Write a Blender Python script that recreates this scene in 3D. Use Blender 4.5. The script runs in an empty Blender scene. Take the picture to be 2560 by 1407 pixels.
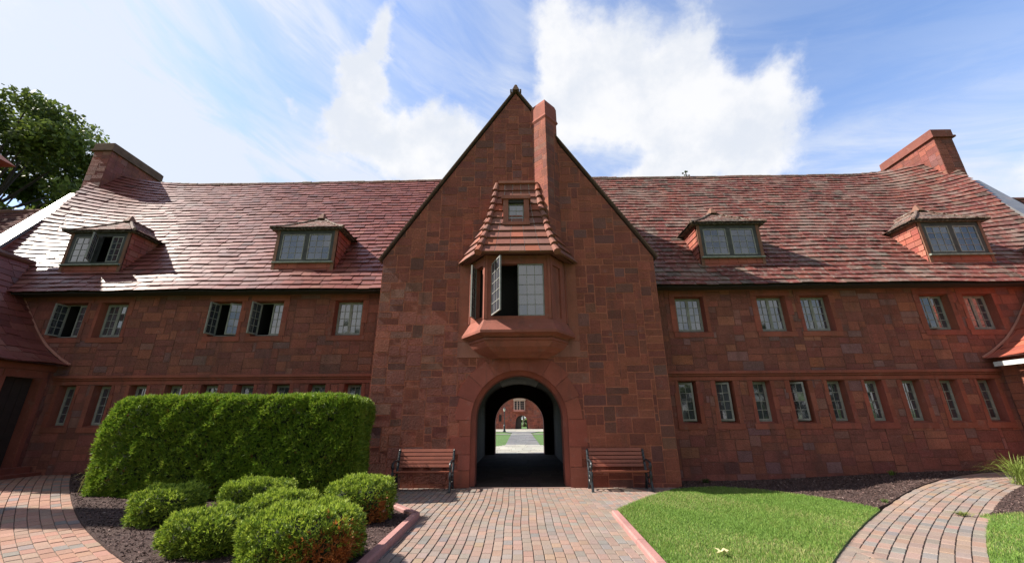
import bpy, math, random
import numpy as np
from mathutils import Matrix, Vector
D = bpy.data
SC = bpy.context.scene
COL = SC.collection
rad = math.radians

# ------------------------------------------------------------------ camera, sky, sun
def set_camera():
    p, r, yw = rad(18.79), rad(-0.341), rad(-0.911)
    F = Vector((math.sin(yw)*math.cos(p), math.cos(yw)*math.cos(p), math.sin(p)))
    R = Vector((math.cos(yw), -math.sin(yw), 0)); U = R.cross(F)
    R2 = math.cos(r)*R + math.sin(r)*U; U2 = -math.sin(r)*R + math.cos(r)*U
    cam = D.objects.new('camera', D.cameras.new('camera')); COL.objects.link(cam)
    cam.data.sensor_width = 36; cam.data.lens = 14.154
    cam.data.clip_start = 0.05; cam.data.clip_end = 3000
    m = Matrix.Identity(4)
    for i in range(3):
        m[i][0], m[i][1], m[i][2] = R2[i], U2[i], -F[i]
    m.translation = Vector((0.0084, -10.922, 1.6))
    cam.matrix_world = m
    SC.camera = cam
set_camera()
SUN_EL, SUN_OFF = rad(42), rad(1.3)          # sun stands to the left, a touch in front of the facade
sun_dir = Vector((-math.cos(SUN_EL)*math.cos(SUN_OFF), -math.cos(SUN_EL)*math.sin(SUN_OFF), math.sin(SUN_EL)))
sl = D.lights.new('sun', 'SUN'); sl.energy = 5.0; sl.angle = rad(0.55); sl.color = (1.0, 0.93, 0.82)
so = D.objects.new('sun', sl); COL.objects.link(so)
so.rotation_euler = (-sun_dir).to_track_quat('-Z', 'Y').to_euler(); so.location = (-60, 0, 60)

def make_world():
    w = D.worlds.new('World'); SC.world = w; w.use_nodes = True
    nt = w.node_tree; N = nt.nodes; L = nt.links; N.clear()
    out = N.new('ShaderNodeOutputWorld'); bg = N.new('ShaderNodeBackground'); bg.inputs[1].default_value = 0.053
    L.new(bg.outputs[0], out.inputs[0])
    sky = N.new('ShaderNodeTexSky'); sky.sky_type = 'NISHITA'; sky.sun_disc = False
    sky.sun_elevation = SUN_EL; sky.sun_rotation = math.atan2(sun_dir.x, sun_dir.y)
    sky.air_density = 1.0; sky.dust_density = 0.6; sky.ozone_density = 1.6
    tc = N.new('ShaderNodeTexCoord')
    def M(op, a, b=None, c=None, clamp=False):
        n = N.new('ShaderNodeMath'); n.operation = op; n.use_clamp = clamp
        for i, x in enumerate((a, b, c)):
            if x is None: continue
            if isinstance(x, (int, float)): n.inputs[i].default_value = x
            else: L.new(x, n.inputs[i])
        return n.outputs[0]
    def noise(scale, detail=6, rough=0.55, off=0.0):
        mp = N.new('ShaderNodeMapping'); L.new(tc.outputs['Generated'], mp.inputs[0]); mp.inputs[1].default_value = (off, off*1.7, -off)
        n = N.new('ShaderNodeTexNoise'); n.inputs['Scale'].default_value = scale; n.inputs['Detail'].default_value = detail
        n.inputs['Roughness'].default_value = rough; L.new(mp.outputs[0], n.inputs['Vector']); return n.outputs[0]
    def smooth(x, a, b):
        n = N.new('ShaderNodeMapRange'); n.interpolation_type = 'SMOOTHSTEP'; L.new(x, n.inputs[0])
        n.inputs[1].default_value = a; n.inputs[2].default_value = b; return n.outputs[0]
    sp = N.new('ShaderNodeSeparateXYZ'); L.new(tc.outputs['Generated'], sp.inputs[0])
    az = M('MULTIPLY', M('ARCTAN2', sp.outputs[0], sp.outputs[1]), 180/math.pi)
    el = M('MULTIPLY', M('ARCSINE', sp.outputs[2]), 180/math.pi)
    n1, n2 = noise(7, 7, 0.6, 0.3), noise(7, 7, 0.6, 3.1)
    az1 = M('ADD', az, M('MULTIPLY', M('SUBTRACT', n1, 0.5), 16.0)); el1 = M('ADD', el, M('MULTIPLY', M('SUBTRACT', n2, 0.5), 11.0))
    n3, n4 = noise(2.2, 4, 0.5, 5.0), noise(2.2, 4, 0.5, 8.0)
    az2 = M('ADD', az, M('MULTIPLY', M('SUBTRACT', n3, 0.5), 16.0)); el2 = M('ADD', el, M('MULTIPLY', M('SUBTRACT', n4, 0.5), 9.0))
    def blobs(lst, A, E):
        tot = None
        for a0, e0, sa, se, rot, wt in lst:
            c, s = math.cos(rad(rot)), math.sin(rad(rot))
            da, de = M('SUBTRACT', A, a0), M('SUBTRACT', E, e0)
            u = M('ADD', M('MULTIPLY', da, c/sa), M('MULTIPLY', de, s/sa))
            v = M('ADD', M('MULTIPLY', da, -s/se), M('MULTIPLY', de, c/se))
            q = M('ADD', M('MULTIPLY', u, u), M('MULTIPLY', v, v))
            g = M('MULTIPLY', M('EXPONENT', M('MULTIPLY', q, -1.0)), wt)
            tot = g if tot is None else M('ADD', tot, g)
        return tot
    cum = blobs([(-17, 35.3, 9.5, 3.6, 0, 1.7), (-9.5, 38.3, 4.5, 3.6, 0, 1.2), (-26.5, 38, 3.2, 4.6, 0, 1.3), (-20, 38.5, 6, 2.5, 0, .5), (-33.5, 37, 1.6, .9, -25, .6), (-24.0, 47.5, 2.6, 6.0, 0, 1.1),
                 (-27, 42.5, 3, 2.2, 0, 0.7), (8, 50, 5.5, 6, 0, 0.9), (18, 46.5, 8, 6, 0, 1.0), (11, 40.5, 6, 5, 0, 1.0), (23, 39.5, 7, 4.5, 0, 0.8), (31, 45.5, 4.5, 3.5, 0, 0.8),
                 (30, 34.5, 9, 3.6, 20, 1.15), (21, 31.5, 7, 2.2, 5, 1.0), (38, 34, 6, 3.4, 0, 0.9), (26, 41, 9, 4.5, 0, 0.8), (5, 43, 4, 5, 0, 0.6), (-3, 38, 4, 3, 0, 0.5), (33, 30, 8, 2.5, 0, 0.7),
                 (-70, 33, 9, 12, 0, 0.9), (58, 18, 5, 3, 0, 0.8)], az1, el1)
    back = M('MULTIPLY', smooth(M('ABSOLUTE', az), 80, 120), smooth(noise(1.9, 7, 0.6, 1.2), 0.42, 0.62))  # unseen clouds added behind the camera to brighten window reflections
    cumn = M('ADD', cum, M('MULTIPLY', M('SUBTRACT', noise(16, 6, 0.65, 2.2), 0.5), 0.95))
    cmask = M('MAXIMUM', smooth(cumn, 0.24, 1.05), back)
    veil = blobs([(-60, 37, 14, 10, 0, 0.9), (-52, 26, 16, 7, -14, 1.0), (-36, 46, 16, 4.5, -20, 0.6), (-31, 30, 18, 3.6, 0, 0.85), (-22, 40, 8, 8, 0, 0.25),
                  (54, 20, 12, 6, 0, 0.65), (42, 27, 16, 5, 0, 0.4), (6, 36, 14, 6, 0, 0.4), (0, 44, 5, 6, 0, 0.25)], az2, el2)
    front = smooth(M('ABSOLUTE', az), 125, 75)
    cb = N.new('ShaderNodeCombineXYZ'); L.new(M('ADD', M('MULTIPLY', az, .022), M('MULTIPLY', el, .008)), cb.inputs[0]); L.new(M('MULTIPLY', M('ADD', el, M('MULTIPLY', az, .28)), .085), cb.inputs[1])
    ns = N.new('ShaderNodeTexNoise'); ns.inputs['Scale'].default_value = 2.6; ns.inputs['Detail'].default_value = 8; ns.inputs['Roughness'].default_value = .62; ns.inputs['Distortion'].default_value = .5; L.new(cb.outputs[0], ns.inputs['Vector'])
    streak = smooth(ns.outputs[0], 0.34, 0.66)
    low = M('MULTIPLY', smooth(el, 30, 2), M('MULTIPLY_ADD', front, 0.6, 0.15))
    vmask = M('MINIMUM', M('MULTIPLY', M('MAXIMUM', M('ADD', veil, M('MULTIPLY', front, M('MULTIPLY_ADD', smooth(az, 46, 20), 0.22, 0.12))), low), M('MULTIPLY_ADD', streak, 0.75, 0.48)), 0.93)
    shade = M('MULTIPLY', smooth(M('ADD', M('ADD', M('MULTIPLY', noise(4.6, 3, 0.5, 6.6), 0.6), M('MULTIPLY', noise(13, 7, 0.62, 9.1), 0.4)), M('MULTIPLY', M('MINIMUM', cum, 1.4), 0.07)), 0.50, 0.70), 0.62)
    def mixc(f, a, b):
        n = N.new('ShaderNodeMix'); n.data_type = 'RGBA'; n.clamp_factor = True
        if isinstance(f, float): n.inputs[0].default_value = f
        else: L.new(f, n.inputs[0])
        for x, i in ((a, 6), (b, 7)):
            if isinstance(x, tuple): n.inputs[i].default_value = (*x, 1)
            else: L.new(x, n.inputs[i])
        return n.outputs[2]
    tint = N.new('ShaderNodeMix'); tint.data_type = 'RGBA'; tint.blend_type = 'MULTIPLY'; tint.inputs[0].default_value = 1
    L.new(sky.outputs[0], tint.inputs[6]); L.new(mixc(M('MULTIPLY', front, smooth(el, 76, 56)), (1.0, 1.0, 1.02), (2.1, 2.35, 2.75)), tint.inputs[7])  # sky brightened ahead only; kept dimmer behind the camera to limit facade fill
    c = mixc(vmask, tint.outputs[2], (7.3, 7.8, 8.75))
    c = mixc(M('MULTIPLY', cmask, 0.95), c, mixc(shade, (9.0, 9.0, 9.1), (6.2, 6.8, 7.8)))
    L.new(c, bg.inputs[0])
make_world()
SC.view_settings.view_transform = 'Standard'; SC.view_settings.look = 'None'
SC.view_settings.exposure = 1.08; SC.view_settings.gamma = 1.0
SC.render.engine = 'CYCLES'
SC.cycles.max_bounces = 6; SC.cycles.diffuse_bounces = 3; SC.cycles.glossy_bounces = 3
SC.cycles.use_denoising = True

rng = random.Random(7)
R_ = np.random.default_rng(11)

# ------------------------------------------------------------------ helpers
def tag(o, label=None, cat=None, group=None, kind=None):
    if label: o['label'] = label
    if cat: o['category'] = cat
    if group: o['group'] = group
    if kind: o['kind'] = kind
    return o
def empty(name, loc=(0, 0, 0)):
    o = D.objects.new(name, None); COL.objects.link(o); o.location = loc; o.empty_display_size = 0.3
    bpy.context.view_layer.update()
    return o
def adopt(o, parent):
    if parent is not None:
        o.parent = parent
        p = parent; off = Vector((0, 0, 0))
        while p is not None:
            off += p.location; p = p.parent
        # geometry is written in world coordinates, so undo the parents' shift
        o.matrix_parent_inverse = Matrix.Translation(-off) if parent.type == 'EMPTY' else Matrix.Identity(4)
class MB:
    def __init__(self): self.v = []; self.f = []; self.c = []; self.m = []
    def poly(self, pts, col=(.5, .5, .5), mi=0):
        n = len(self.v); self.v.extend([tuple(p) for p in pts]); self.f.append(list(range(n, n+len(pts)))); self.c.append(col); self.m.append(mi)
    def hexa(self, P, col=(.5, .5, .5), mi=0):
        # P: 8 points, bottom 0-3 counter-clockwise, top 4-7
        n = len(self.v); self.v.extend([tuple(p) for p in P])
        for q in ((3, 2, 1, 0), (4, 5, 6, 7), (0, 1, 5, 4), (1, 2, 6, 5), (2, 3, 7, 6), (3, 0, 4, 7)):
            self.f.append([n+i for i in q]); self.c.append(col); self.m.append(mi)
    def box(self, x0, x1, y0, y1, z0, z1, col=(.5, .5, .5), mi=0):
        self.hexa([(x0, y0, z0), (x1, y0, z0), (x1, y1, z0), (x0, y1, z0), (x0, y0, z1), (x1, y0, z1), (x1, y1, z1), (x0, y1, z1)], col, mi)
    def obox(self, O, ex, ey, ez, col=(.5, .5, .5), mi=0):
        O, ex, ey, ez = Vector(O), Vector(ex), Vector(ey), Vector(ez)
        self.hexa([O, O+ex, O+ex+ey, O+ey, O+ez, O+ex+ez, O+ex+ey+ez, O+ey+ez], col, mi)
    def tube(self, pts, r, sides=8, col=(.5, .5, .5), mi=0, cap=True):
        pts = [Vector(p) for p in pts]; n0 = len(self.v); k = len(pts)
        rs = r if isinstance(r, (list, tuple)) else [r]*k
        prev = None
        for i, p in enumerate(pts):
            t = (pts[min(i+1, k-1)] - pts[max(i-1, 0)]).normalized()
            a = prev if prev is not None else (Vector((0, 0, 1)) if abs(t.z) < .9 else Vector((1, 0, 0)))
            b = t.cross(a)
            if b.length < 1e-6: b = t.cross(Vector((0, 1, 0)))
            b.normalize(); a = b.cross(t).normalized(); prev = a
            for s in range(sides):
                an = 2*math.pi*s/sides; self.v.append(tuple(p + (a*math.cos(an)+b*math.sin(an))*rs[i]))
        for i in range(k-1):
            for s in range(sides):
                s2 = (s+1) % sides
                self.f.append([n0+i*sides+s, n0+i*sides+s2, n0+(i+1)*sides+s2, n0+(i+1)*sides+s]); self.c.append(col); self.m.append(mi)
        if cap:
            self.f.append([n0+s for s in range(sides)][::-1]); self.c.append(col); self.m.append(mi)
            self.f.append([n0+(k-1)*sides+s for s in range(sides)]); self.c.append(col); self.m.append(mi)
    def lathe(self, c, prof, sides=16, col=(.5, .5, .5), mi=0):
        n0 = len(self.v)
        for r, z in prof:
            for s in range(sides):
                a = 2*math.pi*s/sides; self.v.append((c[0]+r*math.cos(a), c[1]+r*math.sin(a), c[2]+z))
        for i in range(len(prof)-1):
            for s in range(sides):
                s2 = (s+1) % sides
                self.f.append([n0+i*sides+s, n0+i*sides+s2, n0+(i+1)*sides+s2, n0+(i+1)*sides+s]); self.c.append(col); self.m.append(mi)
    def build(self, name, mats, parent=None, smooth=False, kind=None):
        me = D.meshes.new(name); me.from_pydata(self.v, [], self.f)
        mats = mats if isinstance(mats, (list, tuple)) else [mats]
        for m in mats: me.materials.append(m)
        if len(mats) > 1: me.polygons.foreach_set('material_index', self.m)
        at = me.color_attributes.new('Col', 'FLOAT_COLOR', 'CORNER')
        reps = [len(f) for f in self.f]
        c = np.ones((len(self.c), 4), np.float32); c[:, :3] = np.array(self.c, np.float32)
        at.data.foreach_set('color', np.repeat(c, reps, axis=0).ravel())
        if smooth: me.polygons.foreach_set('use_smooth', [True]*len(self.f))
        o = D.objects.new(name, me); COL.objects.link(o); adopt(o, parent)
        if kind: o['kind'] = kind
        return o
def quads(name, V, C, mats, parent=None, kind=None):
    """V (n,4,3), C (n,3)"""
    n = len(V); me = D.meshes.new(name)
    me.vertices.add(n*4); me.vertices.foreach_set('co', np.ascontiguousarray(V, np.float32).ravel())
    me.loops.add(n*4); me.loops.foreach_set('vertex_index', np.arange(n*4, dtype=np.int32))
    me.polygons.add(n); me.polygons.foreach_set('loop_start', np.arange(0, n*4, 4, dtype=np.int32))
    me.polygons.foreach_set('loop_total', np.full(n, 4, np.int32)) if bpy.app.version < (4, 0) else None
    me.update(calc_edges=True)
    mats = mats if isinstance(mats, (list, tuple)) else [mats]
    for m in mats: me.materials.append(m)
    at = me.color_attributes.new('Col', 'FLOAT_COLOR', 'CORNER')
    c = np.ones((n, 4), np.float32); c[:, :3] = C
    at.data.foreach_set('color', np.repeat(c, 4, axis=0).ravel())
    o = D.objects.new(name, me); COL.objects.link(o); adopt(o, parent)
    if kind: o['kind'] = kind
    return o
def jit(col, s=.06, r=rng):
    k = 1+r.uniform(-s, s); return tuple(max(0, x*k*(1+r.uniform(-s, s)*.4)) for x in col)
def gz_np(x, y):
    a = np.clip((np.abs(x)-5)/7, 0, 1); b = np.clip((y+5)/4, 0, 1)
    return .22*a*a*(3-2*a)*b*b*(3-2*b)
def gz(x, y): return float(gz_np(np.float64(x), np.float64(y)))

# ------------------------------------------------------------------ materials
def material(name, base=(.5, .5, .5), rough=.8, attr=False, var=None, bump=None, spec=.5, metal=0.0, trans=0.0, extra=None, bump2=None, streak=0.):
    """var: (scale, amount, detail) brightness noise; bump: (scale, strength, distance)"""
    m = D.materials.new(name); m.use_nodes = True
    nt = m.node_tree; N = nt.nodes; L = nt.links
    b = N['Principled BSDF']; b.inputs['Roughness'].default_value = rough; b.inputs['Metallic'].default_value = metal
    b.inputs['Specular IOR Level'].default_value = spec
    geo = N.new('ShaderNodeNewGeometry')
    if attr:
        a = N.new('ShaderNodeAttribute'); a.attribute_name = 'Col'; src = a.outputs['Color']
    else:
        r = N.new('ShaderNodeRGB'); r.outputs[0].default_value = (*base, 1); src = r.outputs[0]
    def noise(scale, detail=4, rough_=.6):
        n = N.new('ShaderNodeTexNoise'); n.inputs['Scale'].default_value = scale; n.inputs['Detail'].default_value = detail
        n.inputs['Roughness'].default_value = rough_; L.new(geo.outputs['Position'], n.inputs['Vector']); return n.outputs[0]
    for vv in (var or []):
        sc, amt, det = vv
        mr = N.new('ShaderNodeMapRange'); L.new(noise(sc, det), mr.inputs[0]); mr.inputs[1].default_value = .25; mr.inputs[2].default_value = .75
        mr.inputs[3].default_value = 1-amt; mr.inputs[4].default_value = 1+amt
        mx = N.new('ShaderNodeMix'); mx.data_type = 'RGBA'; mx.blend_type = 'MULTIPLY'; mx.inputs[0].default_value = 1
        L.new(src, mx.inputs[6]); L.new(mr.outputs[0], mx.inputs[7]); src = mx.outputs[2]
    for ex in (extra or []):   # patches: (scale, lo, hi, colour, strength)
        sc, lo, hi, colr, st = ex
        mr = N.new('ShaderNodeMapRange'); L.new(noise(sc, 6, .65), mr.inputs[0]); mr.inputs[1].default_value = lo; mr.inputs[2].default_value = hi
        mr.inputs[3].default_value = 0; mr.inputs[4].default_value = st
        mx = N.new('ShaderNodeMix'); mx.data_type = 'RGBA'; L.new(mr.outputs[0], mx.inputs[0]); L.new(src, mx.inputs[6]); mx.inputs[7].default_value = (*colr, 1)
        src = mx.outputs[2]
    if streak:
        mp = N.new('ShaderNodeMapping'); mp.inputs['Scale'].default_value = (3.2, 3.2, .38); L.new(geo.outputs['Position'], mp.inputs[0])
        n = N.new('ShaderNodeTexNoise'); n.inputs['Scale'].default_value = 1.0; n.inputs['Detail'].default_value = 5; n.inputs['Roughness'].default_value = .62; L.new(mp.outputs[0], n.inputs['Vector'])
        mr = N.new('ShaderNodeMapRange'); L.new(n.outputs[0], mr.inputs[0]); mr.inputs[1].default_value = .52; mr.inputs[2].default_value = .74; mr.inputs[3].default_value = 0; mr.inputs[4].default_value = streak
        mx = N.new('ShaderNodeMix'); mx.data_type = 'RGBA'; L.new(mr.outputs[0], mx.inputs[0]); L.new(src, mx.inputs[6]); mx.inputs[7].default_value = (.085, .045, .038, 1); src = mx.outputs[2]
    L.new(src, b.inputs['Base Color'])
    nrm = None
    for bb in (bump, bump2):
        if not bb: continue
        bp = N.new('ShaderNodeBump'); bp.inputs['Strength'].default_value = bb[1]; bp.inputs['Distance'].default_value = bb[2]
        L.new(noise(bb[0], 6, .6), bp.inputs['Height'])
        if nrm is not None: L.new(nrm, bp.inputs['Normal'])
        nrm = bp.outputs[0]
    if nrm is not None: L.new(nrm, b.inputs['Normal'])
    if trans > 0:
        tr = N.new('ShaderNodeBsdfTranslucent'); L.new(src, tr.inputs[0]); ms = N.new('ShaderNodeMixShader'); ms.inputs[0].default_value = trans
        L.new(b.outputs[0], ms.inputs[1]); L.new(tr.outputs[0], ms.inputs[2]); L.new(ms.outputs[0], N['Material Output'].inputs[0])
    return m
M_stone = material('red_sandstone_blocks', attr=True, rough=.88, var=[(2.2, .22, 5), (26, .16, 4)], bump=(24, .8, .022), bump2=(70, .6, .008), spec=.3, streak=.6,
                   extra=[(3.3, .60, .74, (.22, .15, .14), .5), (17, .60, .72, (.10, .045, .035), .5)])
M_dressed = material('smooth_dressed_sandstone', attr=True, rough=.85, var=[(1.6, .2, 5), (30, .1, 4)], bump=(60, .5, .008), spec=.3, streak=.6, extra=[(5, .58, .74, (.25, .17, .15), .4)])
M_mortar = material('pink_mortar', base=(.38, .135, .09), rough=.95, var=[(5, .25, 4)], spec=.2)
M_mortar_dim = material('dull_red_mortar', base=(.15, .062, .050), rough=.95, var=[(5, .3, 4)], spec=.2)
M_tile = material('red_clay_roof_tile', attr=True, rough=.46, var=[(1.1, .12, 4), (22, .14, 4)], bump=(30, .3, .007), spec=.48,
                  extra=[(7, .60, .72, (.07, .05, .045), .55)])
M_tile_lichen = material('lichen_covered_roof_tile', attr=True, rough=.75, var=[(1.1, .16, 4), (20, .2, 4)], bump=(30, .45, .01), spec=.4,
                  extra=[(8, .51, .66, (.27, .225, .19), .62), (.8, .50, .68, (.25, .21, .18), .6), (5, .58, .70, (.05, .04, .035), .65)])
M_tile_dark = material('mossy_dark_roof_tile', attr=True, rough=.8, var=[(2, .2, 4), (25, .25, 4)], bump=(30, .5, .012), spec=.3,
                  extra=[(14, .5, .64, (.40, .37, .32), .6)])
M_tile_old = material('old_dark_red_tile', attr=True, rough=.9, var=[(2, .2, 4), (25, .25, 4)], bump=(30, .5, .012), spec=.1)
M_clay = material('orange_clay_cladding', attr=True, rough=.8, var=[(2, .18, 4), (30, .15, 4)], bump=(40, .4, .008), spec=.3, extra=[(5, .6, .75, (.20, .16, .14), .5)])
M_under = material('dark_roof_boarding', base=(.035, .025, .022), rough=.9)  # one even near-black brown, under the tiles and at the eaves
M_lead = material('pale_grey_painted_steel', base=(.25, .245, .23), rough=.6, spec=.15, var=[(8, .25, 4)])
M_frame = material('dark_green_grey_timber', base=(.060, .060, .060), spec=.2, rough=.7, var=[(6, .35, 5)], extra=[(9, .6, .75, (.02, .02, .018), .6)])
M_copper = material('verdigris_sill', base=(.20, .225, .19), rough=.6, var=[(9, .35, 4)], extra=[(12, .52, .66, (.10, .09, .06), .7)])
M_glass = material('old_window_glass', base=(.045, .048, .062), rough=.04, spec=1.0, var=[(.8, .5, 2)], bump=(3, .06, .02))
M_glass.node_tree.nodes['Principled BSDF'].inputs['IOR'].default_value = 1.75
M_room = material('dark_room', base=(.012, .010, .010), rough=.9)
M_steel = material('grey_metal_coping', base=(.13, .13, .135), rough=.36, var=[(1.5, .2, 5), (9, .15, 4)], spec=.9, extra=[(2.5, .58, .72, (.30, .18, .14), .5)])
M_cop_dark = material('dark_stone_coping', base=(.125, .08, .06), rough=.9, var=[(4, .3, 4)], bump=(25, .4, .01), spec=.1)
M_paver = material('concrete_paver', attr=True, rough=.86, var=[(60, .22, 3), (1.3, .12, 4)], bump=(80, .5, .006), spec=.3)
M_joint = material('dark_joint_sand', base=(.12, .098, .08), rough=.95, var=[(20, .4, 4)])
M_mulch = material('bark_mulch', attr=True, rough=.95, var=[(14, .35, 5)], bump=(40, .9, .02), spec=.15)
M_soil = material('mulch_ground', base=(.070, .047, .043), rough=.95, var=[(30, .5, 5), (2, .25, 3)], bump=(35, 1.0, .03), spec=.15)
M_grass = material('lawn_grass', attr=True, rough=.6, trans=.35, spec=.3)
M_turf = material('turf_soil', base=(.10, .15, .04), rough=.95, var=[(25, .4, 4)])
M_lawn = material('courtyard_lawn', base=(.062, .125, .02), rough=.9, var=[(3, .25, 4), (40, .3, 3)], bump=(60, .8, .03))
M_leaf = material('shrub_leaf', attr=True, rough=.55, trans=.30, spec=.35)
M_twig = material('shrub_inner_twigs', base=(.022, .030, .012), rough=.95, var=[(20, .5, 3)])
M_bark = material('tree_bark', base=(.09, .07, .055), rough=.95, var=[(5, .3, 5)], bump=(15, .9, .04))
M_kerb = material('pink_concrete_kerb', base=(.34, .17, .155), rough=.75, var=[(2, .15, 4), (40, .2, 3)], bump=(40, .4, .006), extra=[(6, .62, .72, (.42, .33, .29), .5)])
M_wood = material('stained_bench_slats', base=(.26, .075, .045), rough=.5, var=[(4, .2, 4)], bump=(30, .2, .004))
M_iron = material('black_cast_iron', base=(.018, .022, .026), rough=.42, spec=.5)
M_flag = material('pale_flagstone', attr=True, rough=.85, var=[(3, .15, 4), (30, .12, 3)], bump=(30, .4, .008))
M_dark_floor = material('passage_paving', attr=True, rough=.95, spec=.05, var=[(3, .2, 4)], bump=(30, .4, .008))
M_plaster = material('pale_vault_plaster', base=(.30, .29, .26), rough=.9, var=[(2, .1, 4)])
M_door = material('dark_oak_door', base=(.030, .020, .017), rough=.6, var=[(6, .3, 4)], bump=(12, .3, .01))
M_white = material('weathered_white_board', base=(.55, .55, .54), rough=.7, var=[(6, .2, 4)])
M_lampglass = material('frosted_lantern_glass', base=(.6, .6, .56), rough=.35)
M_dryleaf = material('dry_fallen_leaf', base=(.62, .55, .30), rough=.8, var=[(30, .2, 3)])

# ------------------------------------------------------------------ random ashlar walls
def clip(poly, a, b, c):
    out = []
    for i in range(len(poly)):
        p, q = poly[i], poly[(i+1) % len(poly)]
        dp, dq = a*p[0]+b*p[1]-c, a*q[0]+b*q[1]-c
        if dp <= 1e-9: out.append(p)
        if (dp < -1e-9 and dq > 1e-9) or (dp > 1e-9 and dq < -1e-9):
            t = dp/(dp-dq); out.append((p[0]+(q[0]-p[0])*t, p[1]+(q[1]-p[1])*t))
    return out
def area(p): return abs(sum(p[i][0]*p[(i+1) % len(p)][1]-p[(i+1) % len(p)][0]*p[i][1] for i in range(len(p))))/2 if len(p) > 2 else 0
def sub_convex(polys, K):
    res = []
    for cur in polys:
        for (a, b, c) in K:
            o = clip(cur, -a, -b, -c)
            if area(o) > 1e-5: res.append(o)
            cur = clip(cur, a, b, c)
            if area(cur) < 1e-5: break
    return res
def K_rect(u0, u1, v0, v1): return [(-1, 0, -u0), (1, 0, u1), (0, -1, -v0), (0, 1, v1)]
def ashlar(W, H, r, cw=.1, ch=.095, ws=(3, 4, 4, 5, 6), hs=(2, 2, 3, 3, 4)):
    nu, nv = int(math.ceil(W/cw)), int(math.ceil(H/ch)); occ = [[False]*nu for _ in range(nv)]; out = []
    for j in range(nv):
        i = 0
        while i < nu:
            if occ[j][i]: i += 1; continue
            av = 0
            while i+av < nu and not occ[j][i+av] and av < 9: av += 1
            w = min(r.choice(ws), av)
            if av-w == 1: w = av if w < 6 else w
            h = min(r.choice(hs), nv-j)
            for b in range(h):
                for a in range(w): occ[j+b][i+a] = True
            out.append((i*cw, (i+w)*cw, j*ch, (j+h)*ch)); i += w
    return out
GATE_PAL = [(.215, .066, .046)]*6 + [(.18, .058, .044)]*5 + [(.245, .076, .050)]*4 + [(.165, .072, .064), (.205, .085, .062), (.15, .060, .050)]
WING_PAL = [(.205, .068, .051)]*8 + [(.178, .060, .049)]*6 + [(.235, .078, .055)]*4 + [(.21, .092, .076), (.175, .088, .083), (.15, .062, .054)]
WING_PAL_R = WING_PAL + [(.195, .095, .092), (.25, .095, .062), (.24, .082, .05)]
def wall(mb, O, e, n, W, H, hps=(), holes=(), pal=GATE_PAL, seed=1, inset=.009, proud=(.003, .016), up=(0, 0, 1), mort=1, **kw):
    """mb material slots: 0 stone, 1 mortar"""
    r = random.Random(seed); O, e, n, up = Vector(O), Vector(e), Vector(n), Vector(up)
    def P(q, d): return O + e*q[0] + up*q[1] + n*d
    base = [[(0, 0), (W, 0), (W, H), (0, H)]]
    for h in hps: base = [clip(b, *h) for b in base]
    for K in holes: base = sub_convex(base, K)
    for b in base:
        if area(b) > 1e-4: mb.poly([P(q, 0) for q in b], (.4, .15, .1), mort)
    for (u0, u1, v0, v1) in ashlar(W, H, r, **kw):
        j = lambda: r.uniform(-.006, .006)
        q = [(u0+inset+j(), v0+inset+j()), (min(u1, W)-inset+j(), v0+inset+j()), (min(u1, W)-inset+j(), min(v1, H)-inset+j()), (u0+inset+j(), min(v1, H)-inset+j())]
        if min(u1, W)-u0 < .03 or min(v1, H)-v0 < .03: continue
        full = area(q)
        for h in hps: q = clip(q, *h)
        if area(q) < 1e-4: continue
        ps = [q]
        for K in holes: ps = sub_convex(ps, K)
        col = jit(r.choice(pal), .12, r); d = r.uniform(*proud)
        for p in ps:
            if len(p) < 3: continue
            mb.poly([P(x, d) for x in p], col, 0)
            if abs(area(p)-full) < 1e-6:
                for i in range(4):
                    a, b = p[i], p[(i+1) % 4]
                    mb.poly([P(a, -.004), P(b, -.004), P(b, d), P(a, d)], col, 0)
DRESS = (.235, .068, .047)

# ------------------------------------------------------------------ leaded windows
def casement(parent, O, e, n, w, h, cols, rows, theta=0., fw=.045, lw=.016, name='casement'):
    """one leaf: hinge foot O, width direction e, outward normal n; opened outwards by theta"""
    O, e, n = Vector(O), Vector(e).normalized(), Vector(n).normalized(); up = Vector((0, 0, 1))
    e2 = e*math.cos(theta)+n*math.sin(theta); n2 = n*math.cos(theta)-e*math.sin(theta)
    mb = MB(); g = (.4, .4, .4)
    def bar(a0, a1, b0, b1, d0, d1): mb.obox(O+e2*a0+up*b0+n2*d0, e2*(a1-a0), n2*(d1-d0), up*(b1-b0), g)
    bar(0, fw, 0, h, -.02, .02); bar(w-fw, w, 0, h, -.02, .02); bar(fw, w-fw, 0, fw, -.018, .018); bar(fw, w-fw, h-fw, h, -.018, .018)
    gw, gh = (w-2*fw)/cols, (h-2*fw)/rows
    for i in range(1, cols): bar(fw+i*gw-lw/2, fw+i*gw+lw/2, fw, h-fw, -.008, .010)
    for j in range(1, rows): bar(fw, w-fw, fw+j*gh-lw/2, fw+j*gh+lw/2, -.007, .009)
    o = mb.build(name, M_lead, parent)
    gb = MB()
    for i in range(cols):
        for j in range(rows):
            t1, t2 = rng.gauss(0, .012), rng.gauss(0, .010); pts = []
            for a, b in ((0, 0), (1, 0), (1, 1), (0, 1)):
                pts.append(O+e2*(fw+(i+a)*gw)+up*(fw+(j+b)*gh)+n2*((a-.5)*gw*t1+(b-.5)*gh*t2-.001))
            gb.poly(pts)
    gb.build('pane', M_glass, parent)
    return o
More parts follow.
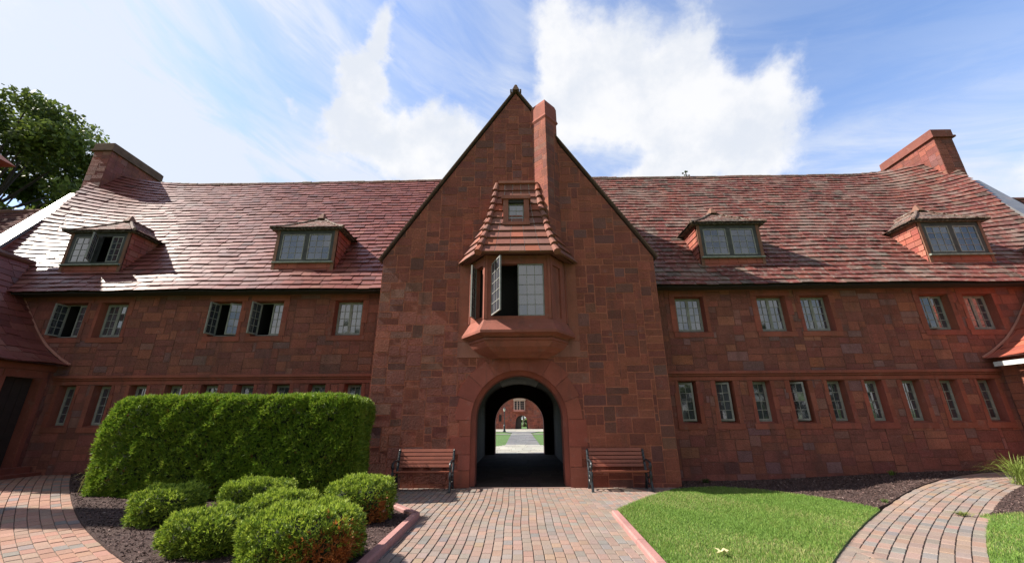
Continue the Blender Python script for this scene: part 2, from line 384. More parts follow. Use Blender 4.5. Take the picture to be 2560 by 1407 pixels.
def room(mb, x0, x1, z0, z1, y0, y1, mi=0, col=(.02, .02, .02)):
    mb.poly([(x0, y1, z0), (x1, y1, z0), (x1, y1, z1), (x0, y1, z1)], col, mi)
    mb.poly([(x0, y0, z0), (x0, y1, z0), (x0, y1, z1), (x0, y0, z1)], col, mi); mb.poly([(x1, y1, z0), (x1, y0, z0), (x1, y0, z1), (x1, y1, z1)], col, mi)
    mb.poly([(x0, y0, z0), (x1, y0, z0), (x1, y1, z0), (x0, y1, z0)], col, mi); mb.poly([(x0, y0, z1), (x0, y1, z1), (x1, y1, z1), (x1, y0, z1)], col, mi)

# ------------------------------------------------------------------ tiles over any surface
def tile_rows(mb, S, rows, u0f, u1f, tw, thick=.03, pal=None, keep=None, seed=1, mi=0, gap=.006, wob=.012, lap=.75, N=None):
    """S(u, t) -> point, t 0..1 from eave to top; tiles laid in broken courses, each a thin slab"""
    r = random.Random(seed); pal = pal or [(.30, .085, .065)]
    for j in range(rows):
        t0, t1 = j/rows, min(1.0, (j+1+lap)/rows)
        a, b = u0f((t0+t1)/2), u1f((t0+t1)/2)
        if b-a < .05: continue
        x = a - r.uniform(0, tw)
        while x < b:
            w = tw*r.uniform(.78, 1.22); xa, xb = max(a, x), min(b, x+w); x += w
            if xb-xa < .06: continue
            um = (xa+xb)/2
            if keep and not keep(um, (j+.5)/rows): continue
            dt = r.uniform(-wob, wob)/1.0; dr = r.uniform(-.004, .004)
            A, B = Vector(S(xa+gap, max(0, t0+dt/ rows*2))), Vector(S(xb-gap, max(0, t0+(dt+dr)/rows*2)))
            Cc, Dd = Vector(S(xb-gap, t1)), Vector(S(xa+gap, t1))
            nn = (B-A).cross(Dd-A)
            if nn.length < 1e-9: continue
            nn.normalize()
            lift = thick*r.uniform(.85, 1.2); th = .017
            up0 = nn*lift; lo0 = nn*(lift-th); up1 = nn*.012
            col = jit(r.choice(pal), .13, r)
            a0, b0 = A+up0, B+up0; a1, b1 = Dd+up1, Cc+up1
            mb.poly([a0, b0, b1, a1], col, mi)
            mb.poly([A+lo0, B+lo0, b0, a0], col, mi)
            mb.poly([A+lo0, a0, a1, Dd], col, mi); mb.poly([b0, B+lo0, Cc, b1], col, mi)
            mb.poly([B+lo0, A+lo0, Dd, Cc], col, mi)
ROOF_RED = [(.225, .062, .052)]*6 + [(.25, .075, .062)]*3 + [(.195, .054, .048)]*3 + [(.165, .055, .05), (.28, .10, .08)]
ROOF_RED = [(c[0]*.72, c[1]*.72, c[2]*.68) for c in ROOF_RED]
ROOF_LICH = [(.22, .055, .046)]*7 + [(.25, .066, .052)]*3 + [(.185, .05, .045)]*3 + [(.20, .10, .085), (.12, .06, .05)]
ROOF_LICH = [(c[0]*.66, c[1]*.74, c[2]*.70) for c in ROOF_LICH]

# ================================================================== THE HALL
hall = tag(empty('stone_hall'), 'long red sandstone hall with steep tiled roofs and a gabled gatehouse over an arched passage', 'building')
YW = .9                       # face of the wings; the gatehouse stands at y = 0
EAVE_Y, EAVE_Z, RISE, RUN = .5, 5.25, 7.0, 5.0
def roof_z(y): return EAVE_Z+RISE/RUN*(y-EAVE_Y)
def end_x(y): return 17.3+.38*(y-EAVE_Y)
UP_C = (5.17, 7.62, 8.92, 12.46, 13.75); UP_W = .86; UP_Z = (3.98, 5.07)
LO_C = [4.76+1.04*i for i in range(9)]; LO_W = .50; LO_Z = (1.44, 2.58)
GH = .2                        # depth of the window reveals

# ---- gatehouse wall
AR, AZ = 1.245, 1.575         # arch radius and springing height
def arch_K(cx, r, k=18):
    ks = []
    for i in range(k):
        a = math.pi*(i+.5)/k; ks.append((math.cos(a), math.sin(a), r*math.cos(math.pi/k/2)+cx*math.cos(a)+AZ*math.sin(a)))
    return ks+[(0, -1, 1.0)]
mb = MB()
G0 = 3.93
sl_ = (12.1-6.0)/3.98
hp = [(sl_, 1, 12.08+sl_*G0-.03), (-sl_, 1, 12.08-sl_*G0-.03)]
wall(mb, (-G0, 0, -.1), (1, 0, 0), (0, -1, 0), 2*G0, 12.3,
     hps=[(a, b, c+.1) for a, b, c in hp],
     holes=[[(a, b, c+.1*b) for a, b, c in arch_K(G0, AR)], K_rect(G0-AR, G0+AR, -1, 1.3)], seed=5, ws=(3, 4, 4, 5, 6), hs=(2, 2, 3, 3, 4), inset=.012)
# side returns of the gatehouse
for s in (-1, 1):
    wall(mb, (s*G0, 0 if s > 0 else YW, -.1), (0, 1 if s > 0 else -1, 0), (s, 0, 0), YW, 6.1, seed=21+s, inset=.011)
mb.build('gatehouse_wall', [M_stone, M_mortar], hall)
# ---- arch surround: jamb stones, voussoirs, chamfer and soffit
mb = MB(); r = random.Random(3)
for s in (-1, 1):
    z = 0; k = 0
    while z < AZ-.02:
        h = min(r.uniform(.36, .5), AZ-z); w = .30 if k % 2 else r.uniform(.42, .52)
        if AZ-(z+h) < .2: h = AZ-z
        a, b = sorted((s*AR, s*(AR+w)))
        mb.box(a, b, -.026, .02, z+.006, z+h-.006, jit(DRESS, .12, r)); z += h; k += 1
nv = 9
for i in range(nv):
    a0, a1 = math.pi*i/nv+.004, math.pi*(i+1)/nv-.004; ro = AR+r.uniform(.34, .5); pts = []
    for q in range(7): a = a0+(a1-a0)*q/6; pts.append((AR*math.cos(a), AZ+AR*math.sin(a)))
    outer = [(ro*math.cos(a), AZ+ro*math.sin(a)) for a in (a1, (a0+a1)/2, a0)]; pts += outer
    c = jit(DRESS, .12, r)
    mb.poly([(x, -.026, z) for x, z in pts], c)
    mb.poly([(outer[0][0], -.026, outer[0][1]), (outer[1][0], -.026, outer[1][1]), (outer[1][0], .01, outer[1][1]), (outer[0][0], .01, outer[0][1])], c)
    mb.poly([(outer[1][0], -.026, outer[1][1]), (outer[2][0], -.026, outer[2][1]), (outer[2][0], .01, outer[2][1]), (outer[1][0], .01, outer[1][1])], c)
def arch_profile(rr, zc=AZ, z0=-.02, k=28):
    return [(-rr, z0), (-rr, .30)] + [(-rr*math.cos(math.pi*i/k), zc+rr*math.sin(math.pi*i/k)) for i in range(k+1)] + [(rr, .30), (rr, z0)]
rings = [(AR, -.026), (AR, .05), (AR-.03, .09), (1.135, .16), (1.135, .62)]
for (ra, ya), (rb, yb) in zip(rings, rings[1:]):
    pa, pb = arch_profile(ra), arch_profile(rb)
    for i in range(len(pa)-1):
        mb.poly([(pa[i][0], ya, pa[i][1]), (pa[i+1][0], ya, pa[i+1][1]), (pb[i+1][0], yb, pb[i+1][1]), (pb[i][0], yb, pb[i][1])], jit(DRESS, .03, r))
mb.build('arch_surround', M_dressed, hall)
# ---- passage through the building, its shade put into near-black stone colours
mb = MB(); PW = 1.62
def vault(xw, zc, k=18): return [(-xw*math.cos(math.pi*i/k), zc+(3.18-zc)*math.sin(math.pi*i/k)) for i in range(k+1)]
vt = vault(PW, 2.1)
for i in range(len(vt)-1):
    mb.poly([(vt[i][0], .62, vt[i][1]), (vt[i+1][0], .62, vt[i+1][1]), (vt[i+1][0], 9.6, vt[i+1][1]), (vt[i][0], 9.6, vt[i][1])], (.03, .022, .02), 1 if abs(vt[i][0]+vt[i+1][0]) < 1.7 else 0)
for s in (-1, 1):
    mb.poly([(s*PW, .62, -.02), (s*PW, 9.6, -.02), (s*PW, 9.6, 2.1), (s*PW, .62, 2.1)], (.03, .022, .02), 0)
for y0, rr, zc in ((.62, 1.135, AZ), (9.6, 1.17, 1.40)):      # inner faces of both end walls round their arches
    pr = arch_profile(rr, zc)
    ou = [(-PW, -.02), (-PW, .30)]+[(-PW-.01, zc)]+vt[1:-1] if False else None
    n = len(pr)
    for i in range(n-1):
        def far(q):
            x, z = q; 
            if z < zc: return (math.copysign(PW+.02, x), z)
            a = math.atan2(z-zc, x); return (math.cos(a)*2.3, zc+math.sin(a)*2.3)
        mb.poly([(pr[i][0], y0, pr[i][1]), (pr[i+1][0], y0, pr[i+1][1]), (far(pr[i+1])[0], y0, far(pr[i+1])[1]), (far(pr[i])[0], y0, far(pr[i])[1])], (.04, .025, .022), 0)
pa = arch_profile(1.17, 1.40)
for i in range(len(pa)-1):
    mb.poly([(pa[i][0], 9.6, pa[i][1]), (pa[i+1][0], 9.6, pa[i+1][1]), (pa[i+1][0], 10.2, pa[i+1][1]), (pa[i][0], 10.2, pa[i][1])], DRESS, 0)
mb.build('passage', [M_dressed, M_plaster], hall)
# back wall of the range towards the courtyard (seen only from the side)
mb = MB()
for a, b in ((-19, -1.17), (1.17, 19)): mb.box(a, b, 10.2, 10.3, -.1, 5.3, DRESS)
mb.box(-1.17, 1.17, 10.2, 10.3, 2.57, 5.3, DRESS)
for s in (-1, 1):
    k = 10; A = [(s*1.17*math.cos(math.pi/2*i/k), 1.40+1.17*math.sin(math.pi/2*i/k)) for i in range(k+1)]
    for i in range(k):
        mb.poly([(A[i][0], 10.2, A[i][1]), (A[i+1][0], 10.2, A[i+1][1]), (A[i+1][0], 10.2, 2.58), (s*1.17, 10.2, 2.58)], DRESS)
mb.build('courtyard_wall', M_dressed, hall)
# ---- gable coping and finial
mb = MB()
for s in (-1, 1):
    a = Vector((s*4.05, 0, 6.0)); b = Vector((0, 0, 12.2)); t = (b-a).normalized(); n = Vector((t.z*s, 0, -t.x*s))
    mb.obox(a-Vector((0, .09, 0))-n*.01, (b-a), Vector((0, .34, 0)), n*.035)
    mb.obox(b+Vector((s*.13, -.13, -.16)), (s*.06, 0, 0), (0, .12, 0), (0, 0, .09))
mb.hexa([(-.12, -.13, 12.12), (.12, -.13, 12.12), (.12, .2, 12.12), (-.12, .2, 12.12), (-.05, -.1, 12.3), (.05, -.1, 12.3), (.05, .1, 12.3), (-.05, .1, 12.3)])
mb.lathe((0, 0, 12.29), [(.04, 0), (.062, .03), (.062, .09), (.045, .12), (0.001, .14)], 10)
mb.build('gable_coping', M_cop_dark, hall)
# ---- gatehouse roof behind the gable
mb = MB()
for s in (-1, 1):
    def S(u, t, s=s): return (s*(4.0-4.0*t), u, 6.02+6.12*t)
    vy = lambda t: EAVE_Y+(6.02+6.12*t-EAVE_Z)/1.4+.1
    n = 12
    for j in range(n):
        mb.poly([S(.1, j/n), S(vy(j/n), j/n), S(vy((j+1)/n), (j+1)/n), S(.1, (j+1)/n)][::s], (.2, .06, .05), 0)
    if s > 0: tile_rows(mb, S, 34, lambda t: .24, vy, .33, pal=ROOF_RED, seed=31)
    else: tile_rows(mb, lambda u, t: (-(4.0-4.0*t), -u, 6.02+6.12*t), 34, lambda t: -vy(t), lambda t: -.24, .33, pal=ROOF_RED, seed=32)
mb.build('gatehouse_roof', M_tile, hall)
# ---- chimney breast on the gable face
def stack(mb, x0, x1, y0, y1, z0, z1, seed, pal=GATE_PAL, faces='fblr', taper=0.):
    fs = dict(f=((x0, y0, z0), (1, 0, 0), (0, -1, 0), x1-x0), r=((x1, y0, z0), (0, 1, 0), (1, 0, 0), y1-y0),
              b=((x1, y1, z0), (-1, 0, 0), (0, 1, 0), x1-x0), l=((x0, y1, z0), (0, -1, 0), (-1, 0, 0), y1-y0))
    for i, k in enumerate(faces):
        O, e, n, W = fs[k]; wall(mb, O, e, n, W, z1-z0, seed=seed+i, pal=pal, ws=(3, 4, 5), hs=(2, 2, 3), proud=(.002, .008))
mb = MB()
def prow(zb, k=1.0): return [(.92-.40*k, 0.), (.93, -.40*k), (.92+.40*k, 0.), (.92, .40*k)]
PB = prow(0)
for i in range(4):
    a, b = Vector((*PB[i], 6.3)), Vector((*PB[(i+1) % 4], 6.3)); e = (b-a); L_ = e.length; e.normalize()
    wall(mb, a, e, (e.y, -e.x, 0), L_, 4.45, seed=41+i, ws=(3, 4, 6), hs=(2, 3, 3), proud=(.002, .006))
o = mb.build('chimney', [M_stone, M_mortar], hall)
c = MB()
for k0, z0, k1, z1 in ((1.0, 10.70, 1.16, 10.78), (1.16, 10.78, 1.05, 10.88), (1.05, 10.88, 1.04, 11.32), (1.04, 11.32, .92, 11.45), (.92, 11.45, .70, 11.52)):
    p, q = prow(0, k0), prow(0, k1)
    for i in range(4): c.poly([(*p[i], z0), (*p[(i+1) % 4], z0), (*q[(i+1) % 4], z1), (*q[i], z1)], DRESS)
c.poly([(*q, 11.52) for q in prow(0, .70)], DRESS)
c.build('chimney_cap', M_dressed, o)
# ---- wings
def wing(s):
    nm = 'wing_wall'
    mb = MB(); x_in, x_out = G0, 18.6
    W = x_out-x_in; O = (x_in, YW, -.1) if s > 0 else (-x_out, YW, -.1)
    holes = []
    rects = [(c, UP_W, *UP_Z) for c in UP_C]+[(c, LO_W, *LO_Z) for c in LO_C]
    for c, w, z0, z1 in rects:
        cc = s*c - O[0]; holes.append(K_rect(cc-w/2, cc+w/2, z0+.1, z1+.1))
    wall(mb, O, (1, 0, 0), (0, -1, 0), W, 5.75, holes=holes, pal=WING_PAL if s < 0 else WING_PAL_R, seed=60+s, inset=.010, ws=(3, 4, 5, 6), hs=(2, 2, 3, 3), proud=(.002, .012))
    mb.build(nm, [M_stone, M_mortar_dim], hall)
    # dressed trim: reveals, sills, string course, eaves band
    mb = MB(); r = random.Random(70+s)
    for c, w, z0, z1 in rects:
        x0, x1 = s*c-w/2, s*c+w/2; sp = .035; col = jit(DRESS, .1, r); y1 = YW+GH
        up = z0 > 3
        mb.poly([(x0, YW-.014, z0), (x0, YW-.014, z1), (x0+sp, y1, z1-.02), (x0+sp, y1, z0+.05)], jit(col, .08, r))
        mb.poly([(x1, YW-.014, z1), (x1, YW-.014, z0), (x1-sp, y1, z0+.05), (x1-sp, y1, z1-.02)], jit(col, .08, r))
        mb.poly([(x0, YW-.014, z1), (x1, YW-.014, z1), (x1-sp, y1, z1-.02), (x0+sp, y1, z1-.02)], col)
        mb.poly([(x1, YW-.014, z0), (x0, YW-.014, z0), (x0+sp, y1, z0+.05), (x1-sp, y1, z0+.05)], col)
        # surround stones, just proud of the rubble
        b = .10 if up else .09
        z = z0
        while z < z1-.05:
            h = min(r.uniform(.3, .5), z1-z)
            if z1-(z+h) < .12: h = z1-z
            for q in (-1, 1):
                xx = x0 if q < 0 else x1; bw = b*r.choice((1, 1.7)) if up else b*r.uniform(.9, 1.6)
                a0, a1 = sorted((xx, xx+q*bw)); mb.box(a0, a1, YW-.020, YW+.05, z+.004, z+h-.004, jit(DRESS, .14, r))
            z += h
        mb.box(x0-.14, x1+.14, YW-.024, YW+.06, z0-.15, z0-.004, jit(DRESS, .12, r))
        if up: mb.box(x0-.16, x1+.16, YW-.022, YW+.05, z1+.004, z1+.17, jit(DRESS, .12, r))
    a, b = (x_in+.0, 13.55) if s > 0 else (-13.55, -x_in)
    mb.box(a, b, YW-.10, YW+.02, 2.775, 2.85, jit(DRESS, .05, r)); mb.box(a, b, YW-.055, YW+.02, 2.715, 2.774, jit(DRESS, .05, r))
    mb.box(a, b, YW-.024, YW+.02, 2.60, 2.70, jit(DRESS, .08, r))
    a, b = (x_in, x_out) if s > 0 else (-x_out, -x_in)
    mb.box(a, b, YW-.03, YW+.02, 5.255, 5.62, (.17, .06, .045))
    mb.build('stone_trim', M_dressed, hall)
    # soffit
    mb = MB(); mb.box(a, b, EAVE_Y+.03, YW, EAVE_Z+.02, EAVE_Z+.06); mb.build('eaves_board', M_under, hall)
    # windows
    for i, (c, w, z0, z1) in enumerate(rects):
        x0, x1 = s*c-w/2+.035, s*c+w/2-.035; y1 = YW+GH; zz0, zz1 = z0+.05, z1-.02; up = z0 > 3
        mb = MB(); t = .022
        mb.box(x0, x0+t, y1-.02, y1+.03, zz0, zz1, mi=0); mb.box(x1-t, x1, y1-.02, y1+.03, zz0, zz1, mi=0)
        mb.box(x0+t, x1-t, y1-.019, y1+.03, zz0, zz0+t, mi=0); mb.box(x0+t, x1-t, y1-.019, y1+.03, zz1-t, zz1, mi=0)
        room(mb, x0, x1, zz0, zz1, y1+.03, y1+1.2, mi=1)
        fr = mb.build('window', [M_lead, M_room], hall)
        a0, a1, h = x0+t+.003, x1-t-.003, zz1-zz0-2*t-.006
        zb = zz0+t+.003
        if up:
            half = (a1-a0)/2-.002
            op = {(-1, 2): (26, 100), (-1, 1): (0, 103), (-1, 4): (0, 96), (1, 3): (16, 0)}.get((s, i), (0, 0))
            # leaf hinged on the right jamb, leaf hinged on the left jamb
            casement(fr, (a1, y1, zb), (-1, 0, 0), (0, -1, 0), half, h, 2, 4, rad(op[0] if s < 0 else 0), fw=.04)
            casement(fr, (a0, y1, zb), (1, 0, 0), (0, -1, 0), half, h, 2, 4, rad(op[1] if s < 0 else op[0]), fw=.04)
            if s < 0 and i == 0: pass
        else:
            op = {(1, 0): 86, (1, 3): 40, (1, 4): 30, (1, 5): 24, (1, 6): 34, (1, 8): 38, (-1, 4): 30, (-1, 2): 20}.get((s, i), 0)
            if s > 0: casement(fr, (a0, y1, zb), (1, 0, 0), (0, -1, 0), a1-a0, h, 2, 4, rad(op), fw=.045)
            else: casement(fr, (a1, y1, zb), (-1, 0, 0), (0, -1, 0), a1-a0, h, 2, 4, rad(op), fw=.045)
for s in (-1, 1): wing(s)

# ---- wing roofs
DORM = {1: (6.86, 14.0), -1: (6.95, 13.93)}
SLL = math.hypot(RUN, RISE)
def roof_pt(x, t):
    y = EAVE_Y+RUN*t; z = EAVE_Z+RISE*t
    ax = abs(x)
    h = .34*max(0, (ax-15.2)/2.8)**2 * min(1, .35+t)
    h += .010*math.sin(x*1.7+t*9)+.014*math.sin(x*.63+1.3)+.006*math.sin(x*3.1-t*17)
    if t < .07: h += .05*(.07-t)/.07
    sag = -.05*math.sin((ax-4)/14*math.pi)*t
    return (x, y-h*RISE/SLL, z+h*RUN/SLL+sag)
def wing_roof(s):
    mb = MB()
    vx = lambda t: max(.2, (12.15-(EAVE_Z+RISE*t))/1.53-.15) if EAVE_Z+RISE*t > 6.05 else 3.95
    ex = lambda t: end_x(EAVE_Y+RUN*t)
    def keep(x, t):
        ax = abs(x)
        for c in DORM[s]:
            z = EAVE_Z+RISE*t
            if abs(ax-c) < .96 and 6.2 < z < 7.95: return False
        if 16.4 < ax and EAVE_Z+RISE*t < 6.35: return False
        return True
    lo, hi = (vx, ex) if s > 0 else (lambda t: -ex(t), lambda t: -vx(t))
    # boarding below the tiles
    n, k = 20, 24
    for j in range(n):
        for i in range(k):
            q = []
            for (ii, jj) in ((i, j), (i+1, j), (i+1, j+1), (i, j+1)):
                t = jj/n; u = lo(t)+(hi(t)-lo(t))*ii/k; p = roof_pt(u, t); q.append((p[0], p[1]+.02, p[2]-.02))
            cx = abs(sum(p[0] for p in q)/4); cz = sum(p[2] for p in q)/4
            mb.poly(q, (.05, .03, .03), 1)
    tile_rows(mb, roof_pt, 35, lo, hi, .34, thick=.070, pal=ROOF_RED if s < 0 else ROOF_LICH, keep=keep, seed=90+s, wob=.02)
    # rear slope and eaves underside
    a, b = sorted((s*3.0, s*18.9))
    mb.poly([(a, 5.5, 12.22), (b, 5.5, 12.22), (b, 10.5, 5.25), (a, 10.5, 5.25)][::-1], (.2, .06, .05), 0)
    o = mb.build('roof', [M_tile if s < 0 else M_tile_lichen, M_under], hall)
    # ridge tiles
    rb = MB(); r = random.Random(9+s); x = 3.0
    while x < 18.3:
        w = min(.42, 18.4-x); p = roof_pt(s*(x+w/2), 1.0); zz = p[2]; rr = .11+r.uniform(-.008, .012)
        pts = [(s*x, 5.5, zz-.04+r.uniform(-.006, .006)), (s*(x+w-.012), 5.5, zz-.04+r.uniform(-.006, .006))]
        rb.tube(pts, rr, 10, jit((.15, .085, .065), .25, r)); x += w
    rb.build('ridge_tiles', M_tile_dark, o)
    # coping on the skewed gable parapet at the outer end
    cb = MB(); hh = .42
    nrm = Vector((0, -RISE/SLL, RUN/SLL)); P = []
    for yy in (.9, 4.4):
        for dx in (0, .62):
            P.append(Vector((s*(end_x(yy)+dx), yy, roof_z(yy)))+nrm*hh)
    dn = nrm*-.10
    order = [0, 1, 3, 2] if s > 0 else [1, 0, 2, 3]
    top = [P[i] for i in order]
    cb.hexa([q+dn for q in top]+top, mi=0)
    cb2 = [q+dn*1.01 for q in top]; inn = 0.03
    cb.hexa([q+nrm*-.9+Vector((s*0, 0, 0)) for q in top]+[q+dn*1.05 for q in top], DRESS, 1)
    cb.build('gable_parapet', [M_steel, M_dressed], hall)
for s in (-1, 1): wing_roof(s)
# end gables below the parapets
for s in (-1, 1):
    mb = MB()
    mb.poly([(s*18.62, .9, 0), (s*18.62, 10.2, 0), (s*18.62, 10.2, 5.3), (s*18.62, 5.5, 12.1), (s*18.62, .9, 5.3)][::s], DRESS)
    mb.build('end_gable_wall', M_dressed, hall)
# ---- end chimneys
for s in (-1, 1):
    mb = MB(); x0, x1 = sorted((s*18.42, s*19.22))
    stack(mb, x0, x1, 4.21, 6.78, 9.6, 13.25, 100+s, pal=WING_PAL if s < 0 else GATE_PAL)
    o = mb.build('chimney', [M_stone, M_mortar_dim], hall)
    c = MB()
    capc = (.17, .058, .043)
    for a, z0, z1 in ((.10, 13.22, 13.30), (.05, 13.302, 13.62)):
        c.box(x0-a, x1+a, 4.21-a, 6.78+a, z0, z1, capc)
    c.hexa([(x0-.05, 4.16, 13.622), (x1+.05, 4.16, 13.622), (x1+.05, 6.83, 13.622), (x0-.05, 6.83, 13.622), (x0+.04, 4.25, 13.70), (x1-.04, 4.25, 13.70), (x1-.04, 6.74, 13.70), (x0+.04, 6.74, 13.70)], capc)
    c.build('chimney_cap', M_dressed if s > 0 else M_cop_dark, o)
    c = MB(); c.box(x0-.12, x1+.12, 4.08, 4.2, 10.86, 10.96, DRESS); c.build('chimney_ledge', M_dressed, o)

# ---- dormers
def dormer(s, xc):
    hw, y0 = 1.01, 1.12; x0, x1 = xc-hw, xc+hw; zt, zs = 7.58, 6.42
    r = random.Random(int(xc*100)); mb = MB()
    pal = [(.30, .085, .058), (.27, .075, .055), (.25, .08, .06), (.32, .115, .08)]
    # cheeks: rows of hanging tiles between the front corner and the main roof
    for q, xx in ((-1, x0), (1, x1)):
        rows = 8
        for j in range(rows):
            za, zb = 6.05+(zt-6.05)*j/rows, 6.05+(zt-6.05)*(j+1)/rows+.03
            y = y0
            ye = EAVE_Y+(zb-EAVE_Z)/1.4+.06
            y -= r.uniform(0, .15)
            while y < ye:
                w = .26*r.uniform(.8, 1.2); a, b = max(y, y0), min(y+w, ye); y += w
                if b-a < .03: continue
                X0 = xx+q*.028*r.uniform(.8, 1.3); col = jit(r.choice(pal), .1, r)
                mb.poly([(X0, a+.004, za), (X0, b-.004, za), (xx+q*.006, b-.004, zb), (xx+q*.006, a+.004, zb)][::q], col)
                mb.poly([(xx, a, za), (xx, b, za), (X0, b-.004, za), (X0, a+.004, za)][::q], col)
    # apron of tiles under the sill
    for j in range(2):
        za, zb = 6.02+.2*j, 6.02+.2*(j+1)+.02; x = x0-r.uniform(0, .2)
        while x < x1:
            w = .31*r.uniform(.85, 1.15); a, b = max(x, x0), min(x+w, x1); x += w
            if b-a < .04: continue
            col = jit((.30, .085, .06), .12, r); ya = y0-.03-.012*(1-j)+r.uniform(-.005, .005)
            mb.poly([(a+.004, ya, za), (b-.004, ya, za), (b-.004, y0-.008, zb), (a+.004, y0-.008, zb)], col)
            mb.poly([(a+.004, y0, za), (b-.004, y0, za), (b-.004, ya, za), (a+.004, ya, za)], col)
    # flared foot tiles on the sheltered side of each cheek
    d = mb.build('dormer', M_clay, hall)
    body = MB()
    for q, xx in ((-1, x0), (1, x1)):
        body.poly([(xx, y0, 5.9), (xx, 2.3, 7.6), (xx, y0, 7.6)][::q], (.1, .05, .04), 0)
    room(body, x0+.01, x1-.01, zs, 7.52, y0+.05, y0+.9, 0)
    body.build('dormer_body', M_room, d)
    # corner boards + frame
    fb = MB(); t = .10
    for a, b in ((x0, x0+t), (x1-t, x1)): fb.box(a, b, y0-.035, y0+.06, 6.0, 7.56, (.3, .12, .06), 1)
    fb.box(x0+t, x1-t, y0-.02, y0+.06, 7.43, 7.56, mi=0); fb.box(x0+t, x1-t, y0-.02, y0+.06, zs+.04, zs+.10, mi=0)
    for a, b in ((x0+t, x0+t+.10), (x1-t-.10, x1-t), (xc-.07, xc+.07)): fb.box(a, b, y0-.022, y0+.05, zs+.102, 7.428, mi=0)
    fb.build('window_frame', [M_frame, M_corner], d)
    sb = MB(); sb.hexa([(x0+.02, y0-.11, zs-.03), (x1-.02, y0-.11, zs-.03), (x1-.02, y0+.05, zs-.03), (x0+.02, y0+.05, zs-.03), (x0+.02, y0-.11, zs+.015), (x1-.02, y0-.11, zs+.015), (x1-.02, y0+.05, zs+.045), (x0+.02, y0+.05, zs+.045)])
    sb.build('sill', M_copper, d)
    w = xc-.07-(x0+t+.10)-.006; h = 7.428-(zs+.102)-.006; zb = zs+.105; yy = y0+.0
    op = s < 0 and xc < -10
    if not op:
        casement(d, (x0+t+.103, yy, zb), (1, 0, 0), (0, -1, 0), w, h, 3, 4, 0, fw=.03, lw=.014)
        casement(d, (x1-t-.103, yy, zb), (-1, 0, 0), (0, -1, 0), w, h, 3, 4, 0, fw=.03, lw=.014)
    else:
        casement(d, (x0+t+.103, yy, zb), (1, 0, 0), (0, -1, 0), w, h, 3, 4, 0, fw=.03, lw=.014)
        casement(d, (xc-.075, yy-.01, zb), (1, 0, 0), (0, -1, 0), w*.62, h, 3, 4, rad(58), fw=.032, lw=.015)
        casement(d, (x1-t-.103, yy, zb), (-1, 0, 0), (0, -1, 0), w*.52, h, 2, 4, 0, fw=.03, lw=.014)
    # hipped roof with swept eaves
    rb = MB(); ez, az_, ay = 7.60, 8.40, 1.90; ew = hw+.22
    rise = az_-ez
    def prof(t): return ez+rise*(t**1.25)
    pal2 = [(.10, .06, .05), (.13, .065, .05), (.08, .055, .046), (.16, .08, .065)] if s > 0 else [(.15, .065, .053), (.18, .07, .056), (.11, .055, .045)]
    fy = y0-.17
    S1 = lambda u, t: (xc+u, fy+(ay-fy)*t, prof(t))
    tile_rows(rb, S1, 7, lambda t: -ew*(1-t), lambda t: ew*(1-t), .3, thick=.03, pal=pal2, seed=int(xc*10)+200, lap=.6, wob=.1)
    yend = lambda t: EAVE_Y+(prof(t)-EAVE_Z)/1.4+.05
    yst = lambda t: fy+(ay-fy)*t
    SR = lambda u, t: (xc+ew*(1-t), u, prof(t)); SLf = lambda u, t: (xc-ew*(1-t), -u, prof(t))
    tile_rows(rb, SR, 7, yst, yend, .3, thick=.03, pal=pal2, seed=int(xc*10)+300, lap=.6, wob=.1)
    tile_rows(rb, SLf, 7, lambda t: -yend(t), lambda t: -yst(t), .3, thick=.03, pal=pal2, seed=int(xc*10)+400, lap=.6, wob=.1)
    n = 8
    for j in range(n):
        t0, t1 = j/n, (j+1)/n
        rb.poly([S1(-ew*(1-t0), t0), S1(ew*(1-t0), t0), S1(ew*(1-t1), t1), S1(-ew*(1-t1), t1)], (.05, .04, .035), 0)
        rb.poly([SR(yst(t0), t0), SR(yend(t0), t0), SR(yend(t1), t1), SR(yst(t1), t1)], (.05, .04, .035), 0)
        rb.poly([SLf(-yend(t0), t0), SLf(-yst(t0), t0), SLf(-yst(t1), t1), SLf(-yend(t1), t1)], (.05, .04, .035), 0)
    rb.box(x0-.18, x1+.18, fy+.03, y0+.9, ez-.035, ez-.004, (.05, .04, .035))
    for q in (-1, 1):       # hip rolls
        pts = [(xc+q*ew*(1-t), fy+(ay-fy)*t, prof(t)+.03) for t in (0, .2, .4, .6, .8, 1)]
        rb.tube(pts, .05, 7, (.11, .065, .05))
    rb.tube([(xc, ay, az_+.02), (xc, yend(1), az_+.02)], .07, 8, (.11, .065, .05))
    rb.build('dormer_roof', M_tile_dark, d)
    f = MB(); f.lathe((xc, ay-.02, az_-.06), [(.20, 0), (.17, .06), (.10, .17), (.05, .25), (.001, .28)], 6, (.17, .085, .06))
    f.build('finial', M_clay, d)
M_corner = material('weathered_brown_board', base=(.17, .075, .045), rough=.8, var=[(4, .25, 4)])
for s in (-1, 1):
    for c in DORM[s]: dormer(s, s*c)

